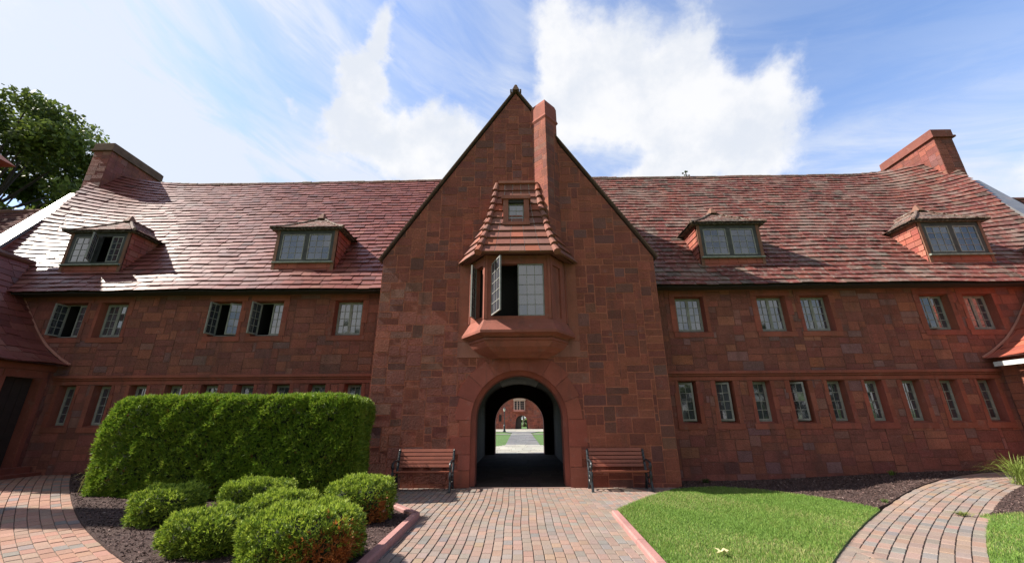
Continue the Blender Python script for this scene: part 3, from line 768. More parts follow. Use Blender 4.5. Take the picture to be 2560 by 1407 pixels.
# ---- oriel window over the arch
def oriel():
    W0, F0, FY = 1.42, .90, -.74         # half-width at the wall, at the front, depth of the front
    def plan(o, y_extra=0.):              # the three sides pushed out by o
        return [(-W0-o*.9, 0.), (-F0-o*.42, FY-o), (F0+o*.42, FY-o), (W0+o*.9, 0.)]
    mb = MB(); r = random.Random(8); col = (.245, .080, .056)
    def loft(o0, z0, o1, z1, c=None, pf=plan):
        a, b = pf(o0), pf(o1)
        for i in range(3):
            mb.poly([(*a[i], z0), (*a[i+1], z0), (*b[i+1], z1), (*b[i], z1)], c or jit(col, .05, r))
    prof = [(-.70, 3.12), (-.62, 3.16), (-.40, 3.24), (-.20, 3.36), (-.10, 3.46), (-.09, 3.50), (-.05, 3.51), (-.05, 3.57), (-.09, 3.58), (-.02, 3.63), (.10, 3.66), (.16, 3.67), (.16, 3.735), (.02, 3.93), (-.06, 4.06)]
    def plan_c(o):
        if o >= -.1: return plan(o)
        k = 1+o*.95; k = max(.22, k)
        kx = max(.55, 1+o*.62)
        return [(-W0*kx, 0.), (-F0*kx, FY*k), (F0*kx, FY*k), (W0*kx, 0.)]
    for (o0, z0), (o1, z1) in zip(prof, prof[1:]):
        loft(o0, z0, o1, z1, pf=plan_c)
    b0 = plan_c(prof[0][0]); mb.poly([(*q, prof[0][1]) for q in b0][::-1], col)
    # pale dressed panel on the wall behind
    mb.box(-1.66, 1.66, -.022, .02, 3.16, 3.58, (.24, .10, .075)); 
    for a, b in ((-1.66, -1.38), (1.38, 1.66)): mb.box(a, b, -.021, .02, 3.585, 5.86, (.24, .085, .056))
    # posts, sill and head of the three lights
    ins = -.06
    P = plan(ins); zs, zh = 4.06, 5.60; th = .13
    def wallseg(i, a, b, z0, z1, d0=0., d1=-.16, c=None):
        A, B = Vector((*P[i], 0)), Vector((*P[i+1], 0)); e = (B-A); L = e.length; e.normalize(); n = Vector((e.y, -e.x, 0))
        mb.obox(A+e*a+n*d0+Vector((0, 0, z0)), e*(b-a), n*(d1-d0), (0, 0, z1-z0), c or jit(col, .06, r)); return L
    Ls = [(Vector(P[i+1])-Vector(P[i])).length for i in range(3)]
    wins = []
    for i in range(3):
        L = Ls[i]
        if i == 1: m0, m1 = .17, L-.17
        elif i == 0: m0, m1 = .30, L-.14
        else: m0, m1 = .14, L-.30
        wallseg(i, 0, m0, zs, 5.84); wallseg(i, m1, L, zs, 5.84)
        wallseg(i, m0, m1, zs, 4.14, -.002); wallseg(i, m0, m1, zh, 5.84, -.002)
        # raised outer moulding on the posts
        wallseg(i, .0, .06, zs, 5.84, .025, .0); wallseg(i, L-.06, L, zs, 5.84, .025, .0)
        wins.append((i, m0, m1))
    # right cheek is filled with a stone panel
    wallseg(2, .14, Ls[2]-.30, 4.14, zh, -.05, -.12)
    # inside
    q = plan(-.25)
    for i in range(3): mb.poly([(*q[i], 4.0), (*q[i+1], 4.0), (*q[i+1], 4.02), (*q[i], 4.02)], col)
    # eaves
    for i in range(3):
        a, b = plan(.0), plan(.26)
        mb.poly([(*a[i], 5.84), (*a[i+1], 5.84), (*b[i+1], 5.80), (*b[i], 5.80)][::-1], (.15, .06, .045))
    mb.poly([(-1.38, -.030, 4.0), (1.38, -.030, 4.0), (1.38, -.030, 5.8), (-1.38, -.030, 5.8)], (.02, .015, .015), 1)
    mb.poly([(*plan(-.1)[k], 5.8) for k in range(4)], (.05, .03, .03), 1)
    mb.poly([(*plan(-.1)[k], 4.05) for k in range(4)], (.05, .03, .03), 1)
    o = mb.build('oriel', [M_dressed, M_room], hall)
    # casements
    def frame_of(i):
        A, B = Vector((*P[i], 0)), Vector((*P[i+1], 0)); e = (B-A).normalized(); n = Vector((e.y, -e.x, 0)); return A, e, n
    A, e, n = frame_of(1); m0, m1 = .17, Ls[1]-.17; w = (m1-m0)/2-.004; h = zh-4.14-.01
    casement(o, A+e*(m0+.003)+n*-.03+Vector((0, 0, 4.145)), e, n, w, h, 3, 5, rad(68), fw=.032, lw=.015)
    casement(o, A+e*(m1-.003)+n*-.05+Vector((0, 0, 4.145)), -e, n, w, h, 3, 5, 0, fw=.032, lw=.015)
    A, e, n = frame_of(0); m0, m1 = .30, Ls[0]-.14
    casement(o, A+e*(m0+.003)+n*-.02+Vector((0, 0, 4.145)), e, n, m1-m0-.006, h, 2, 5, rad(48), fw=.032, lw=.015)
    # roof: bell-cast, nine heavy courses, hips covered by half-round tiles
    rb = MB(); rr = random.Random(4)
    zt = 8.46; ez = 5.80; rows = 10
    def f(t): return (1-t)**1.55
    def hip(t, sgn):   # hip line from eave corner to top
        k = f(t); return Vector((sgn*(.60+(1.02-.60)*k**.9), -.10+(-.92)*k*.98, ez+(zt-ez)*t))
    def wl(t, sgn):    # line of the roof against the wall
        k = f(t); return Vector((sgn*(.62+(1.70-.62)*k), 0., ez+.03+(zt-ez)*t))
    palr = [(.20, .080, .060), (.23, .090, .066), (.18, .075, .060), (.27, .085, .052), (.20, .095, .078)]
    for face in range(3):
        for j in range(rows):
            t0, t1 = j/rows, (j+1)/rows
            if face == 1: a0, b0, a1, b1 = hip(t0, -1), hip(t0, 1), hip(t1, -1), hip(t1, 1)
            elif face == 0: a0, b0, a1, b1 = wl(t0, -1), hip(t0, -1), wl(t1, -1), hip(t1, -1)
            else: a0, b0, a1, b1 = hip(t0, 1), wl(t0, 1), hip(t1, 1), wl(t1, 1)
            nn = (b0-a0).cross(a1-a0).normalized(); th = .055
            k = 5 if face == 1 else (3 if j < 5 else 2); g = .006
            for i in range(k):
                fa, fb = i/k, (i+1)/k
                A0, B0 = a0.lerp(b0, fa), a0.lerp(b0, fb); A1, B1 = a1.lerp(b1, fa), a1.lerp(b1, fb)
                eg = (B0-A0).normalized()*g; c = jit(rr.choice(palr), .08, rr); L0 = nn*(th+rr.uniform(0, .008))
                rb.poly([A0+eg+L0, B0-eg+L0, B1-eg+nn*.012, A1+eg+nn*.012], c)
                rb.poly([A0+eg-nn*.01, B0-eg-nn*.01, B0-eg+L0, A0+eg+L0], c)
            rb.poly([a0+nn*(th-.012), b0+nn*(th-.012), b1+nn*.004, a1+nn*.004], (.5, .40, .34), 1)
            rb.poly([a0-nn*.012, b0-nn*.012, b0+nn*(th-.012), a0+nn*(th-.012)], (.3, .15, .1), 0)
    for sgn in (-1, 1):
        for j in range(rows):
            a, b = hip(j/rows, sgn), hip((j+1)/rows, sgn); out = Vector((sgn*.55, -.83, .25)).normalized()
            c = jit(rr.choice(palr), .08, rr); d = (b-a)
            rb.tube([a+out*.055-d*.10, a+out*.052, b+out*.01], [.105, .10, .065], 10, c)
            a, b = wl(j/rows, sgn), wl((j+1)/rows, sgn)
    rb.poly([hip(1, -1), hip(1, 1), wl(1, 1), wl(1, -1)], (.3, .12, .09))
    rb.box(-.56, .56, -.2, 0, zt-.02, zt+.06, (.3, .12, .085))
    rb.build('oriel_roof', [M_clay, M_white], o)
    # small window in the roof
    wb = MB(); c = (.24, .085, .06); yF = -.56
    wb.box(-.40, -.25, yF, -.1, 6.92, 7.66, c); wb.box(.20, .35, yF, -.1, 6.92, 7.66, c)
    wb.box(-.45, .40, yF-.05, -.1, 7.665, 7.77, c); wb.box(-.42, .37, yF-.03, -.1, 6.83, 6.918, c)
    wb.box(-.245, .195, yF+.02, -.12, 7.56, 7.66, (.03, .03, .03))
    wb.build('roof_window', M_dressed, o)
    casement(o, (-.245, yF+.12, 6.925), (1, 0, 0), (0, -1, 0), .44, .63, 2, 3, 0, fw=.03, lw=.014)
oriel()

# ================================================================== corner houses
def corner_house(s, label):
    h = tag(empty('corner_house', (s*16, -.3, 0)), label, 'building')
    X = 13.62; yf = -1.5; y1 = YW-.03
    pr = [(13.22, 3.12), (13.45, 3.22), (13.75, 3.40), (14.15, 3.68), (14.55, 4.10), (14.87, 4.50), (15.2, 4.92), (15.55, 5.36), (15.95, 5.95), (16.35, 6.62)]
    pa = np.array(pr); dl = np.concatenate([[0], np.cumsum(np.hypot(*np.diff(pa, axis=0).T))]); dl /= dl[-1]
    def S(u, t):
        x = float(np.interp(t, dl, pa[:, 0])); z = float(np.interp(t, dl, pa[:, 1]))
        z += .02*math.sin(u*4+t*9)
        return (s*x, u if s < 0 else -u, z)
    mb = MB()
    lo, hi = (yf-.25, y1)
    yend = lambda t: max(y1, EAVE_Y+(float(np.interp(t, dl, pa[:, 1]))-EAVE_Z)/1.4+.1)
    if s < 0: tile_rows(mb, S, 17, lambda t: lo, yend, .36, thick=.04, pal=ROOF_RED, seed=505, wob=.1)
    else: tile_rows(mb, S, 17, lambda t: -yend(t), lambda t: -lo, .36, thick=.04, pal=[(.34, .09, .06), (.38, .10, .065), (.30, .085, .06)], seed=506, wob=.1)
    n = 14
    for j in range(n):
        a, b = S(0, j/n), S(0, (j+1)/n)
        mb.poly([(a[0], lo, a[2]), (a[0], y1, a[2]), (b[0], y1, b[2]), (b[0], lo, b[2])][::-s], (.1, .04, .035))
        mb.poly([(a[0], lo, a[2]-.02), (b[0], lo, b[2]-.02), (s*16.35, lo, a[2]-.02)][::s], (.1, .04, .035))
        # mortar fillet where the roof meets the hall
    mb.tube([(S(0, j/n)[0], y1, S(0, j/n)[2]+.05) for j in range(0, 10)], .035, 6, (.36, .16, .12))
    mb.tube([(s*16.32, lo, 6.64), (s*16.32, 1.6, 6.64)], .10, 8, (.14, .07, .055))
    mb.tube([(s*16.1, 1.50, 6.62), (s*19, 1.52, 6.66)], .10, 8, (.12, .06, .05))
    # upper slope running back to the house ridge
    mb.poly([(s*16.35, lo, 6.6), (s*16.35, 1.5, 6.6), (s*19.2, 1.5, 6.7), (s*19.2, lo, 6.7)][::s], (.17, .06, .05))
    mb.build('roof', M_tile if s < 0 else M_tile, h)
    wb = MB()
    holes = [] if s > 0 else [K_rect(.03, 1.05, -.5, 2.62)]
    if s > 0: wall(wb, (X, y1, -.1), (0, -1, 0), (-1, 0, 0), y1-yf, 3.25, seed=610, pal=[(.30, .10, .06), (.33, .11, .066), (.27, .09, .058)], ws=(4, 5, 6), proud=(.002, .008))
    else:
        wall(wb, (-X, yf, -.1), (0, 1, 0), (1, 0, 0), y1-yf, 3.35, seed=611, pal=WING_PAL, holes=[K_rect(1.25, 2.13, -.5, 2.85)])
    wall(wb, (X, yf, -.1) if s > 0 else (-19, yf, -.1), (1, 0, 0), (0, -1, 0), 19-X, 6.6, seed=612, hps=[(0, 1, 3.2)])
    wb.build('wall', [M_stone, M_mortar_dim], h)
    t = MB()
    if s < 0:
        # dressed lintel band, doorway, steps
        t.box(-X-.02, -X+.06, yf, y1, 2.96, 3.12, DRESS); t.box(-X-.02, -X+.035, -.33, .70, 2.76, 2.95, DRESS)
        for a, b in ((-.37, -.25), (.63, .74)): t.box(-X-.02, -X+.03, a, b, .26, 2.755, DRESS)
        for a, b, cc, dd in ((-.25, -.249, 0, 0),): pass
        t.box(-X-.30, -X-.005, -.252, -.24, .3, 2.75, DRESS); t.box(-X-.30, -X-.005, .62, .632, .3, 2.75, DRESS)
        t.box(-X-.3, -X+.32, -.6, .85, .1, .44, DRESS); t.box(-X+.32, -X+.62, -.7, .86, .1, .30, DRESS)
        t.build('door_surround', M_dressed, h)
        d = MB(); d.box(-X-.33, -X-.27, -.24, .62, .44, 2.76)
        for k in range(4): d.box(-X-.268, -X-.255, -.24+.215*k+.01, -.24+.215*(k+1)-.01, .45, 2.75)
        d.build('door', M_door, h)
    else:
        t.box(X-.36, X-.30, yf-.2, .70, 2.90, 3.02, DRESS); t.build('gutter_board', M_white, h)
        t = MB(); t.box(X-.05, X+.02, yf, y1, 3.0, 3.16, DRESS)
        t.box(X-.04, X-.0, -.35, -.25, 0.2, 2.9, (.30, .10, .06)); t.box(X-.07, X-.0, -.55, -.40, .2, 2.9, (.30, .10, .06)); t.build('pilaster', M_dressed, h)
    return h
lh = corner_house(-1, 'corner house with sweeping tiled roof over a dark oak door and stone steps')
corner_house(1, 'corner house with sweeping tiled roof, white eaves board and sunlit side wall')
# tall stack of the corner house behind the door, then an unseen one
mb = MB(); stack(mb, -19.5, -18.5, .25, 1.1, 5.0, 10.3, 640)
o = mb.build('chimney', [M_stone, M_mortar_dim], lh); c = MB()
c.hexa([(-19.9, .0, 10.3), (-18.08, .0, 10.3), (-18.08, 1.2, 10.3), (-19.9, 1.2, 10.3), (-19.3, .4, 10.85), (-18.75, .4, 10.85), (-18.75, .9, 10.85), (-19.3, .9, 10.85)], DRESS); c.build('chimney_cap', M_clay, o)
mb = MB(); stack(mb, -18.9, -17.6, -4.1, -2.9, 0, 12.2, 650); mb.build('chimney', [M_stone, M_mortar_dim], lh)  # unseen stack placed to cast the shade band across the left path
# ranges running on behind the end gables
def range_behind(s, zr, x_in, label):
    h = tag(empty('neighbouring_range', (s*26, 5.5, 0)), label, 'building')
    mb = MB(); x_o = 34
    def S(u, t): return (u, 1.5+4.0*t, zr-5.6+5.6*t)
    a, b = sorted((s*x_in, s*x_o))
    tile_rows(mb, S, 30, lambda t: a, lambda t: b, .34, thick=.04, pal=[(.08, .032, .028), (.06, .027, .025), (.10, .038, .032)], seed=700+s)
    mb.poly([S(a, 0), S(b, 0), S(b, 1), S(a, 1)], (.08, .03, .03)); mb.poly([(a, 9.5, zr-5.6), (a, 5.5, zr), (b, 5.5, zr), (b, 9.5, zr-5.6)], (.1, .04, .04))
    mb.tube([(a, 5.5, zr), (b, 5.5, zr)], .12, 8, (.12, .06, .05))
    mb.build('roof', M_tile_old, h)
    w = MB(); w.box(a, b, 1.9, 9.1, -.1, zr-5.5, DRESS); w.build('wall', M_dressed, h)
range_behind(1, 10.8, 19.3, 'tiled roof range showing beyond the sloping grey coping near the sunlit end chimney')
range_behind(-1, 10.9, 19.3, 'dark tiled roof range below the big tree, beyond the white coping')

# ================================================================== ground
def clip_poly_cell(P, x0, x1, y0, y1):
    for a, b, c in ((-1, 0, -x0), (1, 0, x1), (0, -1, -y0), (0, 1, y1)):
        P = clip(P, a, b, c)
        if len(P) < 3: return []
    return P
def sheet(name, P, zoff, mat, res=.5, skirt=.08, col=(.5, .5, .5), kind='structure'):
    mb = MB(); xs = [p[0] for p in P]; ys = [p[1] for p in P]
    i0, i1, j0, j1 = math.floor(min(xs)/res), math.ceil(max(xs)/res), math.floor(min(ys)/res), math.ceil(max(ys)/res)
    for i in range(i0, i1):
        for j in range(j0, j1):
            q = clip_poly_cell(P, i*res, (i+1)*res, j*res, (j+1)*res)
            if len(q) > 2 and area(q) > 1e-6:
                if sum(q[k][0]*q[(k+1) % len(q)][1]-q[(k+1) % len(q)][0]*q[k][1] for k in range(len(q))) < 0: q = q[::-1]
                mb.poly([(x, y, gz(x, y)+zoff) for x, y in q], col)
    for k in range(len(P)):
        a, b = P[k], P[(k+1) % len(P)]; n = max(1, int(math.hypot(b[0]-a[0], b[1]-a[1])/.5))
        for m in range(n):
            p, q = [(a[0]+(b[0]-a[0])*t, a[1]+(b[1]-a[1])*t) for t in (m/n, (m+1)/n)]
            mb.poly([(*p, gz(*p)+zoff-skirt), (*q, gz(*q)+zoff-skirt), (*q, gz(*q)+zoff), (*p, gz(*p)+zoff)], col)
    return mb.build(name, mat, None, kind=kind)
def smooth_line(pts, n=8):
    out = []; P = [Vector(p) for p in pts]
    for i in range(len(P)-1):
        p0, p1, p2, p3 = P[max(i-1, 0)], P[i], P[i+1], P[min(i+2, len(P)-1)]
        for k in range(n):
            t = k/n; out.append(tuple(.5*((2*p1)+(p2-p0)*t+(2*p0-5*p1+4*p2-p3)*t*t+(3*p1-p0-3*p2+p3)*t**3)))
    out.append(tuple(P[-1])); return out
big = MB()
R0, R1 = 24, 900
big.poly([(-R1, -R1, -.06), (R1, -R1, -.06), (R1, R1, -.06), (-R1, R1, -.06)]); big.build('ground', M_lawn, None, kind='structure')
def fitted(pts, xs, deg):     # one smooth sweep through surveyed edge points
    c = np.polyfit([p[0] for p in pts], [p[1] for p in pts], deg)
    return [(float(x), float(np.polyval(c, x))) for x in xs]
PATH_R = fitted([(3.67, -5.31), (4.8, -4.3), (6.67, -2.45), (7.98, -1.44), (9.37, -.6), (10.78, .14), (11.9, .62)], np.linspace(1.3, 13.4, 70), 3)
PATH_L = fitted([(-4.73, -5.37), (-5.77, -4.63), (-7.12, -3.58), (-8.31, -2.61), (-9.88, -1.27), (-11.0, -.2), (-11.9, .62)], np.linspace(-2.2, -12.9, 60), 2)
def offset(line, d):
    out = []
    for i, p in enumerate(line):
        a, b = Vector(line[max(i-1, 0)]), Vector(line[min(i+1, len(line)-1)]); t = (b-a).normalized(); out.append((p[0]+t.y*d, p[1]-t.x*d))
    return out
PAVE = [(.285, .200, .165)]*5 + [(.265, .205, .175)]*6 + [(.235, .20, .178)]*4 + [(.29, .185, .15)]*2 + [(.29, .20, .15), (.215, .195, .185)]
PAVE = [tuple(c*.9 for c in q) for q in PAVE]
PAVE_L = [(.32, .175, .13)]*6 + [(.29, .19, .145)]*4 + [(.21, .175, .16)]*2 + [(.33, .19, .135)]
PAVE_L = [tuple(c*.9 for c in q) for q in PAVE_L]
def brick_path(name, line, sgn, ncol, pal, seed, w0=.142):
    """courses of pavers following a curve; sgn gives the side the path widens to"""
    mb = MB(); r = random.Random(seed); dense = line
    L = [0]
    for a, b in zip(dense, dense[1:]): L.append(L[-1]+math.hypot(b[0]-a[0], b[1]-a[1]))
    px, py = [p[0] for p in dense], [p[1] for p in dense]
    def at(sv, d):
        x, y = np.interp(sv, L, px), np.interp(sv, L, py); e = .15
        xa, ya, xb, yb = np.interp(sv-e, L, px), np.interp(sv-e, L, py), np.interp(sv+e, L, px), np.interp(sv+e, L, py)
        t = Vector((xb-xa, yb-ya)); t.normalize(); return (float(x+t.y*d), float(y-t.x*d))
    for c in range(ncol):
        d0, d1 = sgn*(c*w0), sgn*((c+1)*w0); sv = -r.uniform(0, .2)
        while sv < L[-1]:
            ln = r.uniform(.25, .31); a, b = max(0, sv), min(L[-1], sv+ln); sv += ln
            if b-a < .05: continue
            g = .0065; gd = math.copysign(.0042, sgn); z = r.uniform(-.004, .004)
            q = [at(a+g, d0+gd), at(b-g, d0+gd), at(b-g, d1-gd), at(a+g, d1-gd)]
            if sgn < 0: q = q[::-1]
            col = jit(r.choice(pal), .09, r)
            top = [(x, y, gz(x, y)+.002+z) for x, y in q]; bot = [(x, y, gz(x, y)-.03) for x, y in q]
            cen = [sum(t[k] for t in top)/4 for k in range(3)]
            ins = [(t[0]+(cen[0]-t[0])*.06, t[1]+(cen[1]-t[1])*.06, t[2]) for t in top]; edge = [(t[0], t[1], t[2]-.008) for t in top]
            mb.poly(ins[::-1], col)
            for k in range(4):
                k2 = (k+1) % 4
                mb.poly([edge[k2], edge[k], ins[k], ins[k2]][::-1], col); mb.poly([bot[k2], bot[k], edge[k], edge[k2]][::-1], tuple(x*.7 for x in col))
    # joint bed
    N = 60
    for i in range(N):
        a, b = L[-1]*i/N, L[-1]*(i+1)/N; q = [at(a, 0), at(b, 0), at(b, sgn*ncol*w0), at(a, sgn*ncol*w0)]
        mb.poly([(x, y, gz(x, y)-.012) for x, y in (q if sgn < 0 else q[::-1])], (.05, .04, .035), 1)
    return mb.build(name, [M_paver, M_joint], None, kind='structure')
brick_path('brick_path', PATH_R, 1, 9, PAVE, 801)
brick_path('brick_path', PATH_L, -1, 16, PAVE_L, 802)
# forecourt of straight courses leading to the arch
mb = MB(); r = random.Random(803); x = -4.3; cw = .131
while x < 4.3:
    y = -8.0-r.uniform(0, .2)
    while y < .0:
        ln = r.uniform(.185, .215); a, b = y, min(y+ln, -.005); y += ln
        if b-a < .04: continue
        col = jit(r.choice(PAVE), .09, r); z = r.uniform(-.003, .003)+.002; g = .0035
        sx = .012*math.sin(a*2.1+x)   # courses wander a little
        x0, x1, y0, y1 = x+.0045+sx, x+cw-.0045+sx, a+g, b-g; k = .005
        top = [(x0+k, y0+k, z), (x1-k, y0+k, z), (x1-k, y1-k, z), (x0+k, y1-k, z)]; ed = [(x0, y0, z-.008), (x1, y0, z-.008), (x1, y1, z-.008), (x0, y1, z-.008)]
        mb.poly(top, col)
        for i in range(4): mb.poly([ed[i], ed[(i+1) % 4], top[(i+1) % 4], top[i]], col)
    x += cw
mb.poly([(-4.4, -8.2, -.012), (4.4, -8.2, -.012), (4.4, 0, -.012), (-4.4, 0, -.012)], (.05, .04, .035), 1)
mb.box(-1.3, 1.3, -.06, .03, -.02, .012, (.30, .2, .17), 0)
mb.build('brick_forecourt', [M_paver, M_joint], None, kind='structure')
# planting beds and lawns
bedL = [(-1.72, -7.4), (-1.74, -3.17), (-2.62, -2.06), (-3.66, -.62), (-4.0, -.02), (-4.0, .9), (-12.2, .9)] + [p for p in PATH_L[::-1] if p[1] < .85 and p[1] > -7.3]
sheet('mulch_bed', bedL, .03, M_soil)
lawn = [(1.50, -7.4), (1.62, -2.95), (1.76, -2.68), (2.44, -1.69), (2.96, -1.1), (3.57, -.47), (4.1, -.27), (4.76, -.21), (5.46, -.64), (5.9, -1.25), (6.2, -1.84), (6.4, -2.5)] + [p for p in PATH_R[::-1] if p[1] < -2.6 and p[1] > -7.0]
sheet('lawn', lawn, .023, M_turf)
bedR = [(3.5, -.40), (4.76, -.25), (5.46, -.68), (5.9, -1.29), (6.2, -1.88), (6.55, -2.52)] + [p for p in PATH_R if p[1] > -2.4 and p[1] < .9] + [(12.3, .9), (4.0, .9), (4.0, -.02), (3.94, -.02)]
sheet('mulch_bed', bedR, .022, M_soil)
PR2 = offset(PATH_R, 9*.142)
innR = [p for p in PR2 if -7.2 < p[1] < .6]
k = [p for p in innR if p[1] < -3.35]; k2 = [p for p in innR if p[1] >= -3.35]
lawn2 = k+[(7.55, -3.28), (8.36, -3.2), (12, -3.0), (16, -3.0), (16, -7.2)]
sheet('lawn', lawn2, .023, M_turf)
sheet('mulch_bed', k2+[(13.5, .6), (16, .2), (16, -3.05), (8.36, -3.24), (7.6, -3.3)], .024, M_soil)
# bark chips lying on the beds
def inside(P, x, y):
    c = np.zeros(len(x), bool); n = len(P)
    for i in range(n):
        x0, y0 = P[i]; x1, y1 = P[(i+1) % n]
        if y0 == y1: continue
        c ^= ((y0 > y) != (y1 > y)) & (x < (x1-x0)*(y-y0)/(y1-y0)+x0)
    return c
def scatter(P, n):
    xs = [p[0] for p in P]; ys = [p[1] for p in P]
    x = R_.uniform(min(xs), max(xs), n); y = R_.uniform(max(min(ys), -7.0), max(ys), n); m = inside(P, x, y); return x[m], y[m]
def chips(P, n, zo):
    x, y = scatter(P, n); k = len(x); a = R_.uniform(0, 6.28, k); l = R_.uniform(.007, .022, k); w = R_.uniform(.003, .006, k)
    c = np.stack([x, y, gz_np(x, y)+zo+R_.uniform(.004, .014, k)], 1)
    e = np.stack([np.cos(a)*l, np.sin(a)*l, R_.normal(0, .006, k)], 1); f = np.stack([-np.sin(a)*w, np.cos(a)*w, R_.normal(0, .003, k)], 1)
    pal = np.array([(.095, .060, .053), (.13, .085, .076), (.07, .044, .040), (.24, .18, .16), (.11, .07, .068)]); C = pal[R_.choice(5, k, p=[.35, .25, .25, .05, .1])]*R_.uniform(.75, 1.25, (k, 1))
    return np.stack([c-e-f, c+e-f, c+e+f, c-e+f], 1), C
V, C = zip(chips(bedL, 60000, .03), chips(bedR, 26000, .022), chips(k2+[(13.5, .6), (13.5, -3.05), (8.36, -3.24), (7.6, -3.3)], 14000, .024))
tag(quads('bark_chips', np.concatenate(V), np.concatenate(C), M_mulch), 'loose dark bark chips covering the planting beds', 'mulch', kind='stuff')
# grass blades
def grass(P, n, h=(.022, .050)):
    x, y = scatter(P, n); k = len(x); z = gz_np(x, y)+.021
    a = R_.uniform(0, 6.28, k); hh = R_.uniform(*h, k)*(1+.25*np.sin(x*2.3+y*1.1)*np.sin(y*1.9)); w = R_.uniform(.0022, .0042, k)
    ln = R_.normal(0, .45, (k, 2))*hh[:, None]
    b = np.stack([x, y, z], 1); f = np.stack([np.cos(a)*w, np.sin(a)*w, np.zeros(k)], 1)
    m = b+np.stack([ln[:, 0]*.35, ln[:, 1]*.35, hh*.62], 1); t = b+np.stack([ln[:, 0], ln[:, 1], hh], 1)
    pal = np.array([(.155, .265, .048), (.19, .30, .058), (.13, .235, .042), (.37, .36, .15), (.27, .33, .08)])
    dry = np.sin(x*1.3+.6)*np.sin(y*1.7+x*.4)+.35*np.sin(x*5+y*3)
    x = x+R_.normal(0, .025, k); pr = R_.uniform(0, 1, k)+.22*dry; idx = np.where(pr > .93, 3, np.where(pr > .80, 4, R_.integers(0, 3, k)))
    C = pal[idx]*R_.uniform(.8, 1.25, (k, 1))*1.0
    q1 = np.stack([b-f, b+f, m+f*.8, m-f*.8], 1); q2 = np.stack([m-f*.8, m+f*.8, t+f*.1, t-f*.1], 1)
    return np.concatenate([q1, q2]), np.concatenate([C, C])
V, C = zip(grass(lawn, 190000), grass(lawn2[:-2]+[(12, -7)], 120000))
tag(quads('grass', np.concatenate(V), np.concatenate(C), M_grass), 'short green lawn grass beside the brick paths', 'grass', kind='stuff')
# kerbs of the forecourt
mb = MB()
def kerb(pts, w, h, mb):
    for (a, b) in zip(pts, pts[1:]):
        A, B = Vector((*a, 0)), Vector((*b, 0)); L = (B-A).length; n = max(1, round(L/.9)); t = (B-A).normalized(); q = Vector((t.y, -t.x, 0))*w
        for i in range(n):
            P0 = A+(B-A)*(i/n)+t*.004; P1 = A+(B-A)*((i+1)/n)-t*.004; bz = .02
            lo = [P0, P1, P1+q, P0+q]; md = [p+Vector((0, 0, h-bz)) for p in lo]; c = sum(lo, Vector())/4
            tp = [Vector((p.x, p.y, h))+q.normalized()*(bz if k < 2 else -bz) for k, p in enumerate(lo)]
            if q.cross(t).z > 0: pass
            mb.hexa([p-Vector((0, 0, .05)) for p in lo][::-1]+md[::-1]); mb.hexa(md[::-1]+tp[::-1])
kerb([(-1.70, -7.4), (-1.72, -3.13), (-2.62, -2.0), (-3.4, -.95)], -.13, .10, mb); mb.build('kerb', M_kerb, None, kind='structure')
mb = MB(); kerb([(1.46, -7.4), (1.60, -2.93)], .13, .075, mb); mb.build('kerb', M_kerb, None, kind='structure')
# passage floor, courtyard
mb = MB(); r = random.Random(5); y = .03
while y < 10.2:
    h = r.uniform(.5, .8); x = -1.62-r.uniform(0, .4)
    while x < 1.62:
        w = r.uniform(.5, .9); a, b = max(x, -1.62), min(x+w, 1.62); x += w
        if b-a > .05: mb.box(a+.006, b-.006, y+.006, min(y+h, 10.2)-.006, -.03, .012+r.uniform(0, .004), jit((.055, .042, .038), .15, r))
    y += h
mb.build('passage_floor', M_dark_floor, None, kind='structure')
mb = MB(); r = random.Random(6)
def flags(x0f, x1f, ya, yb, hmin, hmax, pal, z=.0):
    y = ya
    while y < yb:
        h = r.uniform(hmin, hmax); ym = y+h/2; a, b = x0f(ym), x1f(ym); x = a
        while x < b:
            w = r.uniform(.4, 1.0)*max(1, h*.9); xe = min(x+w, b)
            if b-xe < .25: xe = b
            mb.box(x+.008, xe-.008, y+.008, min(y+h, yb)-.008, -.05, z+r.uniform(-.003, .003), jit(r.choice(pal), .1, r)); x = xe
        y += h
PALE = [(.31, .295, .25), (.28, .265, .23), (.34, .32, .27)]; GREY = [(.12, .117, .118), (.145, .14, .14), (.10, .10, .102)]
flags(lambda y: -.95-max(0, (17-y))*.35, lambda y: 1.3+max(0, (17-y))*.35, 10.32, 17.2, .35, .6, PALE)
flags(lambda y: -.93, lambda y: 1.32, 17.2, 36, .4, .8, GREY)
flags(lambda y: -14, lambda y: 14, 36.0, 37.2, .6, .9, PALE); flags(lambda y: -.9-max(0, y-40)*.25, lambda y: 1.32+max(0, y-40)*.25, 37.2, 45, .6, 1, GREY)
flags(lambda y: -16, lambda y: 16, 45, 58.2, 1, 1.8, PALE)
mb.build('courtyard_path', M_flag, None, kind='structure')

# ================================================================== far gatehouse across the courtyard
far = tag(empty('far_gatehouse', (.3, 58.3, 0)), 'distant red stone gatehouse with its own arch and pale oriel, seen through the passage', 'building')
mb = MB(); cx = .33; FW = 3.0; AZs, ARs = AZ, AR
K = []
for i in range(12):
    a = math.pi*(i+.5)/12; K.append((math.cos(a), math.sin(a), .92*math.cos(math.pi/24)+(cx+10)*math.cos(a)+1.2*math.sin(a)))
K.append((0, -1, .0))
wall(mb, (-10, 58.3, 0), (1, 0, 0), (0, -1, 0), 20, 11.5, hps=[(1.5, 1, 11.5+1.5*10.3), (-1.5, 1, 11.5-1.5*10.3)], holes=[K], seed=900, cw=.12, ch=.12, inset=.012)
mb.build('wall', [M_stone, M_mortar], far)
mb = MB()
for s in (-1, 1): mb.box(cx+s*.92-(.3 if s < 0 else 0), cx+s*.92+(.3 if s > 0 else 0), 58.35, 64, 0, 2.2, (.05, .03, .03))
